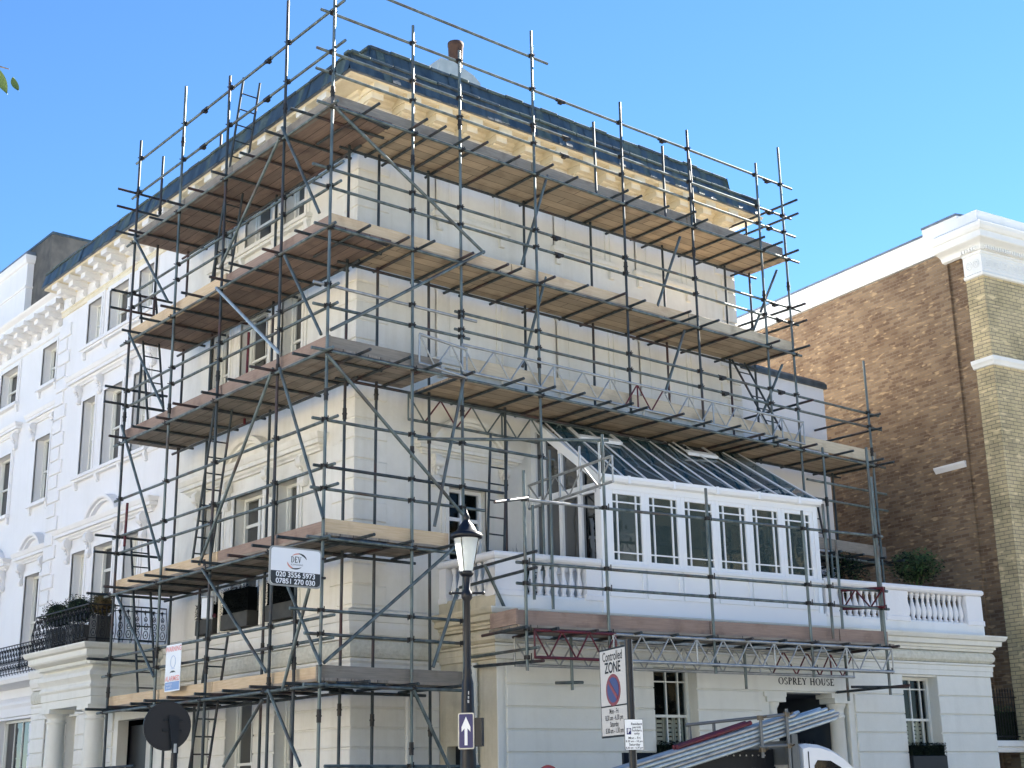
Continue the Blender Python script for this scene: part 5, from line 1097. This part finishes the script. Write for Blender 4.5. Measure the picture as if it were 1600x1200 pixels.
# one way sign on the lamp post
d=Vector((math.cos(R(68)),math.sin(R(68)),0)); nn=Vector((-d.y,d.x,0)); 
O=Vector((-1.56,-4.72,0)); 
def at_px(px,py,D):
    v=cf+cr*((px-800)/2192.8)-cu*((py-600)/2192.8); h=math.hypot(v.x,v.y); return CAM+v*(D/h)
S=thing('one_way_sign','blue sign with white upward arrow fixed to the street lamp post','sign',(-1.45,-4.75,2.12))
a=Vector((-1.565,-4.755,0)); uu=Vector((.57,-.82,0)).normalized(); FO=Fr(a,uu,Vector((-.82,-.57,0)).normalized()); w_,z0,z1=.20,2.11,2.53
g=M(); g.plate(FO,rrect(0,w_,z0,z1,.02),0,.012); g.build('rim',ALU,S); g=M(); g.box(FO,.08,w_+.09,z0+.03,z1-.06,-.10,-.002); g.build('back_box',BLKP,S)
g=M(); g.plate(FO,rrect(.014,w_-.014,z0+.014,z1-.014,.014),.012,.0145); g.build('panel',SBLUE,S)
c=w_/2; g=M(); g.plate(FO,[(c-.018,z0+.045),(c+.018,z0+.045),(c+.018,z0+.24),(c+.055,z0+.20),(c+.055,z0+.255),(c,z1-.045),(c-.055,z0+.255),(c-.055,z0+.20),(c-.018,z0+.24)],.0145,.017)
g.f=[f for f in g.f]; g.build('arrow',SWHITE,S)
# back of a round sign on its own post
S=thing('round_sign','back of a round black traffic sign on a dark post at the lower left','sign',(-3.66,-1.55,0))
Fq=Fr((-3.72,-1.60,0),Vector((.97,-.25,0)).normalized(),Vector((-.25,-.97,0)).normalized())
g=M(); n=32; g.plate(Fq,[(-.06+.30*math.cos(2*math.pi*k/n),2.49+.305*math.sin(2*math.pi*k/n)) for k in range(n)],.0,.02)
g.tube(Fq.p(-.06,2.49,0),Fq.p(-.06,2.49,.028),.292,32); g.build('disc',BLKP,S)
g=M(); g.plate(Fq,[(-.06,2.62),(.07,2.60),(.075,2.15),(.0,2.15)],.03,.10); g.box(Fq,-.12,.12,2.42,2.45,.02,.05);g.box(Fq,-.12,.12,2.55,2.58,.02,.05); g.build('bracket',NAVY,S)
g=M(); g.tube(Fq.p(.035,0,.06),Fq.p(.035,2.2,.06),.042,12); g.tube(Fq.p(.035,2.16,.06),Fq.p(.035,2.27,.06),.045,12,1); g.build('post',[BLKP,ALU],S)
# controlled zone sign
S=thing('zone_sign','tall grey Controlled ZONE parking sign with red and blue roundel on a black post','sign',(-2.94,-9.13,0))
dz=Vector((math.cos(R(72)),math.sin(R(72)),0)); base=Vector((-2.96,-9.11,0)); LFT=base+dz*.58; FZ=Fr(LFT,-dz,Vector((-dz.y,dz.x,0)))
zb,zt,W_=2.075,2.885,.58
g=M(); g.tube((-2.945,-9.13,0),(-2.945,-9.13,2.93),.036,14); g.build('post',BLKP,S)
g=M(); g.box(FZ,0,W_,zb,zt,-.012,0); g.build('frame',SBLACK,S)
g=M(); g.box(FZ,.018,W_-.01,zb+.018,zt-.018,0,.003); g.build('panel',SGREY,S)
g=M(); g.box(FZ,.018,W_-.01,zb+.275,zb+.288,.003,.0045); g.build('divider',SBLACK,S)
text('Controlled',.120,FZ,W_/2,zt-.080,.0045,SBLACK,S,bold=.0012,sx=.80); text('ZONE',.138,FZ,W_/2,zt-.185,.0045,SBLACK,S,bold=.003,sx=.9)
cz=zb+.425; g=M(); n=30; g.plate(FZ,[(W_/2+.155*math.cos(2*math.pi*k/n),cz+.145*math.sin(2*math.pi*k/n)) for k in range(n)],.003,.005); g.build('roundel_ring',SRED,S)
g=M(); g.plate(FZ,[(W_/2+.122*math.cos(2*math.pi*k/n),cz+.115*math.sin(2*math.pi*k/n)) for k in range(n)],.005,.007); g.build('roundel',SBLUE,S)
g=M(); g.plate(FZ,[(W_/2-.10,cz+.065),(W_/2-.075,cz+.09),(W_/2+.10,cz-.065),(W_/2+.075,cz-.09)],.007,.009); g.build('roundel_bar',SRED,S)
for k,tx in enumerate(('Mon - Fri','8.30 am - 6.30 pm','Saturday','8.30 am - 1.30 pm')): text(tx,.066,FZ,W_/2,zb+.232-k*.058,.0045,SBLACK,S,bold=.0006,sx=.78)
S=thing('parking_sign','small white resident permit parking plate overlapping the post of the tall zone sign','sign',(-2.99,-9.19,1.95))
dp=Vector((math.cos(R(-25)),math.sin(R(-25)),0)); F_=Fr(Vector((-3.085,-9.18,0)),dp,Vector((dp.y,-dp.x,0))); zb=1.948; w_,h_=.176,.268
g=M(); g.box(F_,0,w_,zb,zb+h_,-.004,.0); g.build('frame',SDGREY,S); g=M(); g.box(F_,.004,w_-.004,zb+.004,zb+h_-.004,0,.002); g.build('panel',SWHITE,S)
g=M(); g.box(F_,.02,.062,zb+.135,zb+.19,.002,.003); g.build('symbol',SBLUE,S); text('P',.055,F_,.041,zb+.163,.0036,SWHITE,S,bold=.001)
for tx,u,z,s_ in (('Resident',.115,.225,.030),('permit',.115,.197,.030),('holders',.115,.170,.030),('only',.115,.143,.030),('Mon - Fri',.09,.104,.030),('8.30 am - 10 pm',.088,.076,.024),('Saturday',.09,.048,.030),('8.30 am - 6.30 pm',.088,.020,.022)): text(tx,s_,F_,u,zb+z,.0032,SBLACK,S,bold=.0004)
S=thing('clearway_sign','top edge of a round red rimmed blue sign at the bottom of the view','sign',tuple(at_px(858,1205,14)))
c=at_px(857,1212,14); Fy=Fr((c.x,c.y,0),cr,-Vector((cf.x,cf.y,0)).normalized())
n=28; g=M(); g.plate(Fy,[(.10*math.cos(2*math.pi*k/n),c.z-.0+.10*math.sin(2*math.pi*k/n)) for k in range(n)],0,.006); g.build('rim',SRED,S); g=M(); g.plate(Fy,[(.075*math.cos(2*math.pi*k/n),c.z+.075*math.sin(2*math.pi*k/n)) for k in range(n)],.006,.008); g.build('face',SBLUE,S)
g=M(); g.tube((c.x,c.y,0)-Vector((0,0,0)) if False else Vector((c.x,c.y,0))+cf*.03,Vector((c.x,c.y,c.z))+cf*.03,.03,10); g.build('post',BLKP,S)
# ------------------------------------------------------------------ flatbed truck carrying tubes
TK=thing('flatbed_truck','white flatbed truck with dark navy sides carrying scaffold tubes in front of the porch','truck',tuple(FA.p(1.0,0,4.5)))
O0=4.5
g=M()
prof_=[(1.98,1.0),(1.98,2.14),(2.08,2.165),(2.3,2.15),(2.5,2.10),(2.68,2.02),(2.85,1.90),(3.02,1.75),(3.2,1.55),(3.6,1.42),(4.0,1.3),(4.1,.9),(4.1,.45),(1.98,.45)]
n=len(prof_); oo=(O0-1.75,O0-1.68,O0-.07,O0); sc4=(.0,.04,.04,.0)
vs=[]
for o,s_ in zip(oo,(-.05,0,0,-.05)):
    for u,z in prof_: vs.append(FA.p(u,z+(s_ if z>1.3 else 0),o))
fs=[(i+k*n,(i+1)%n+k*n,(i+1)%n+(k+1)*n,i+(k+1)*n) for k in range(3) for i in range(n)]+[tuple(range(n-1,-1,-1)),tuple(range(3*n,4*n))]
g.add(vs,fs,0,None,False); cab=g.build('cab',VANW,TK)
for o in (O0+.003,):
    g=M(); g.plate(FA,[(2.16,1.35),(2.16,1.88),(2.22,1.95),(2.45,1.94),(2.62,1.86),(2.85,1.68),(3.0,1.5),(3.05,1.35)],o-.01,o+.004); g.build('side_window',mk('dark_glass',(.01,.012,.015),.05),TK)
g=M(); g.box(FA,2.06,2.075,1.1,2.06,O0-.001,O0+.005); g.build('door_seam',SBLACK,TK)
g=M()
g.plate(FA,[(1.76,.7),(1.93,.7),(1.90,2.28),(1.80,2.28)],O0-1.7,O0-1.6); g.plate(FA,[(1.76,.7),(1.93,.7),(1.90,2.28),(1.80,2.28)],O0-.1,O0)
g.box(FA,1.76,1.9,1.9,2.2,O0-1.6,O0-.1); g.build('headboard',mk('headboard_grey',(.10,.11,.11),.5),TK)
g=M(); g.box(FA,.32,1.74,1.0,2.10,O0-.35,O0-.30,0,.01); g.box(FA,.32,1.74,1.0,2.1,O0-1.75,O0-1.70); g.box(FA,-2.2,1.74,.95,1.05,O0-1.7,O0-.05)
for z in (1.35,1.6,1.85): g.box(FA,.32,1.74,z,z+.03,O0-.3,O0-.285)
g.build('bed_side',NAVY,TK)
g=M()
for k in range(12): g.tube(FA.p(.42+k*.105,2.02,O0-.3),FA.p(.42+k*.105,2.02,O0-.29),.011,8)
g.build('rivets',ALU,TK)
g=M()
for u,z0,z1 in ((1.72,1.7,2.60),(1.27,1.98,2.46),(.42,2.1,2.42),(.82,2.2,2.44)): oq=O0+.02 if u>1 else O0-.38; g.tube(FA.p(u,z0,oq),FA.p(u,z1,oq),.022,10)
g.tube(FA.p(.36,2.40,O0-.38),FA.p(1.74,2.53,O0+.02),.021,10); g.tube(FA.p(1.22,2.12,O0+.02),FA.p(1.74,2.14,O0+.02),.02,10)
for u,z in ((1.72,2.53),(1.72,2.13),(1.27,2.48),(1.27,2.08)): g.box(FA,u-.035,u+.035,z-.03,z+.03,O0-.01,O0+.05,1,.008); g.tube(FA.p(u+.03,z,O0+.06),FA.p(u+.03,z+.02,O0+.11),.012,6,1)
g.build('tube_rack',[mk('rack_grey',(.14,.15,.155),.5,.3),mk('rack_clamp',(.16,.13,.09),.45,.5)],TK)
for u in (3.3,-1.6):
    for o in (O0-.2,O0-1.7):
        g=M(); g.tube(FA.p(u,.38,o),FA.p(u,.38,o+.2),.38,24); wh=g.build('wheel',SBLACK,TK); g=M(); g.tube(FA.p(u,.38,o+.19),FA.p(u,.38,o+.21),.2,16); g.build('rim',ALU,wh)
sl_=(2.64-1.87)/(2.76+.48)
k=0
for row in range(5):
    for col in range(4):
        s1=2.78-row*.07-random.uniform(0,.25)-(.35 if row==4 else 0); s0=s1-5.5; z1=2.66-row*.0+0; off=O0-.03-col*.062
        zz=lambda s:1.87+(s+.48)*sl_+(row-2.3)*.052
        g=M(); a=FA.p(s0,zz(s0),off); b=FA.p(s1,zz(s1),off); g.tube(a,b,.0242,12); o=g.build('steel_tube',[NEWZ,ALU][(row+col)%3==1],None,origin=a)
        tag(o,'bright scaffold tube stacked sloping on the flatbed truck','tube','loose scaffold tubes on the truck')
for i in range(2):
    g=M(); zz=lambda s:1.87+(s+.48)*sl_+.17; a=FA.p(-.05,zz(-.05)-.03,O0-.05-.07*i); b=FA.p(1.16-.03*i,zz(1.16)-.01,O0-.05-.07*i); g.tube(a,b,.030,12)
    tag(g.build('steel_tube',REDP,None,origin=a),['dark red tube lying on top of the pale tubes on the truck, nearer one','dark red tube lying on top of the pale tubes on the truck, further one'][i],'tube')
# ------------------------------------------------------------------ street tree whose twig hangs into view, and houses across the streets
TT=thing('street_tree','leafy twig of a street tree hanging into the upper left corner','tree',(-15.2,-12.2,0))
g=M(); tp=[Vector((-15.2,-12.2,0)),Vector((-15.15,-12.25,2)),Vector((-15.0,-12.3,3.6)),Vector((-15.1,-12.1,5.2)),Vector((-15.3,-12.0,6.8))]
for (a,b),(r1,r2) in zip(zip(tp,tp[1:]),((.17,.15),(.15,.12),(.12,.09),(.09,.04))): g.tube(a,b,r1,12,0,r2)
tip=at_px(-28,96,5.2); br=[tp[2],Vector((-13.6,-12.4,4.6)),Vector((-12.0,-13.0,4.75)),tip,at_px(14,108,5.15)]
for (a,b),(r1,r2) in zip(zip(br,br[1:]),((.06,.04),(.04,.02),(.02,.006),(.004,.002))): g.tube(a,b,r1,8,0,r2)
for k in range(7):
    a_=k*.9; g.tube(tp[3],tp[3]+Vector((math.cos(a_)*1.3,math.sin(a_)*1.3,1.2)),.05,7,0,.012)
g.build('trunk',BARK,TT)
g=M(); leaves(g,(-15.3,-12.0,6.6),(1.7,1.7,1.5),3500,.07)
g.build('crown',[LEAF,LEAFD],TT)
def leaf(g,base,tipv,wv):
    base=Vector(base);d=tipv; vs=[];n=8
    for i in range(n+1):
        t=i/n; w_=math.sin(math.pi*t**.8)*1.0*(1-t*.15); c=base+d*t+Vector((0,0,-.01*math.sin(t*3))); vs+=[c-wv*w_,c,c+wv*w_]
        vs[-2]=vs[-2]+cf*.008
    g.add(vs,[f for i in range(n) for f in ((3*i,3*i+1,3*i+4,3*i+3),(3*i+1,3*i+2,3*i+5,3*i+4))],0,None,True)
g=M(); k_=5.2/2192.8
leaf(g,at_px(-6,104,5.2),cr*(18*k_)-cu*(44*k_),cr*.024); leaf(g,at_px(-12,112,5.25),cr*(8*k_)-cu*(34*k_),cr*.02); leaf(g,at_px(20,120,5.15),cr*(9*k_)-cu*(22*k_),cr*.012+cf*.01)
g.build('hanging_leaves',LEAF,TT)
def plain_house(F,w_,h_,label,mat,storeys,bays,dep=9):
    t=thing('terraced_house',label,'house',tuple(F.p(w_/2,0,0)),'houses across the street')
    holes=[]; 
    for i in range(storeys):
        for b in range(bays):
            u=w_*(b+.5)/bays; z=1.0+i*(h_-1)/storeys; holes.append((u-.55,u+.55,z,z+(h_-1)/storeys*.6))
    g=M(); g.wall(F,0,w_,0,h_,holes,.2); a=[F.p(0,0,0),F.p(w_,0,0),F.p(w_,0,-dep),F.p(0,0,-dep)]; b=[q+Z*h_ for q in a]
    g.add(a+b,[(1,2,6,5),(2,3,7,6),(3,0,4,7),(4,5,6,7)]); g.box(F,-.02,w_+.02,h_-.5,h_-.2,-.01,.4); g.box(F,0,w_,4.0,4.3,-.01,.25); g.build('wall',mat,t)
    for k,h in enumerate(holes): window(F,h,t,.2,2)
for i in range(4):
    plain_house(Fr((-8+i*9.5,-31-.1*i,0),(1,0,0),(0,1,0)),9.3,13.5,['white stucco house opposite the side wall, nearest the junction','brown brick house opposite the low wing','white stucco house opposite the brick house','yellow brick house furthest along the side street'][i],[WHITE,BRB,WHITE,BRY][i],4,4)
for i in range(3):
    plain_house(Fr((-31,-16+i*11,0),(0,1,0),(1,0,0)),10.8,14.0,['yellow brick house across the main street nearest the junction','white stucco house across the main street, middle one','brown brick house across the main street, furthest one'][i],[BRY,WHITE,BRB][i],4,4)
for i,(x,y) in enumerate(((14,-26),(22,-27.5),(-2,-27))):
    t=thing('street_tree',['plane tree on the far pavement opposite the low wing','plane tree on the far pavement opposite the brick house','plane tree on the far pavement opposite the corner house'][i],'tree',(x,y,0),'trees across the side street')
    g=M(); g.tube((x,y,0),(x+.1,y,4),.22,10,0,.15); 
    for k in range(6): g.tube((x+.1,y,3.6),(x+math.cos(k)*1.8,y+math.sin(k)*1.8,7),.09,7,0,.03)
    g.build('trunk',BARK,t)
    g=M()
    for k in range(7): leaves(g,(x+math.cos(k*2.4)*1.5,y+math.sin(k*2.4)*1.5,6.6+(k%3)*.9),(1.4,1.4,1.1),380,.16)
    g.build('crown',[LEAF,LEAFD],t)
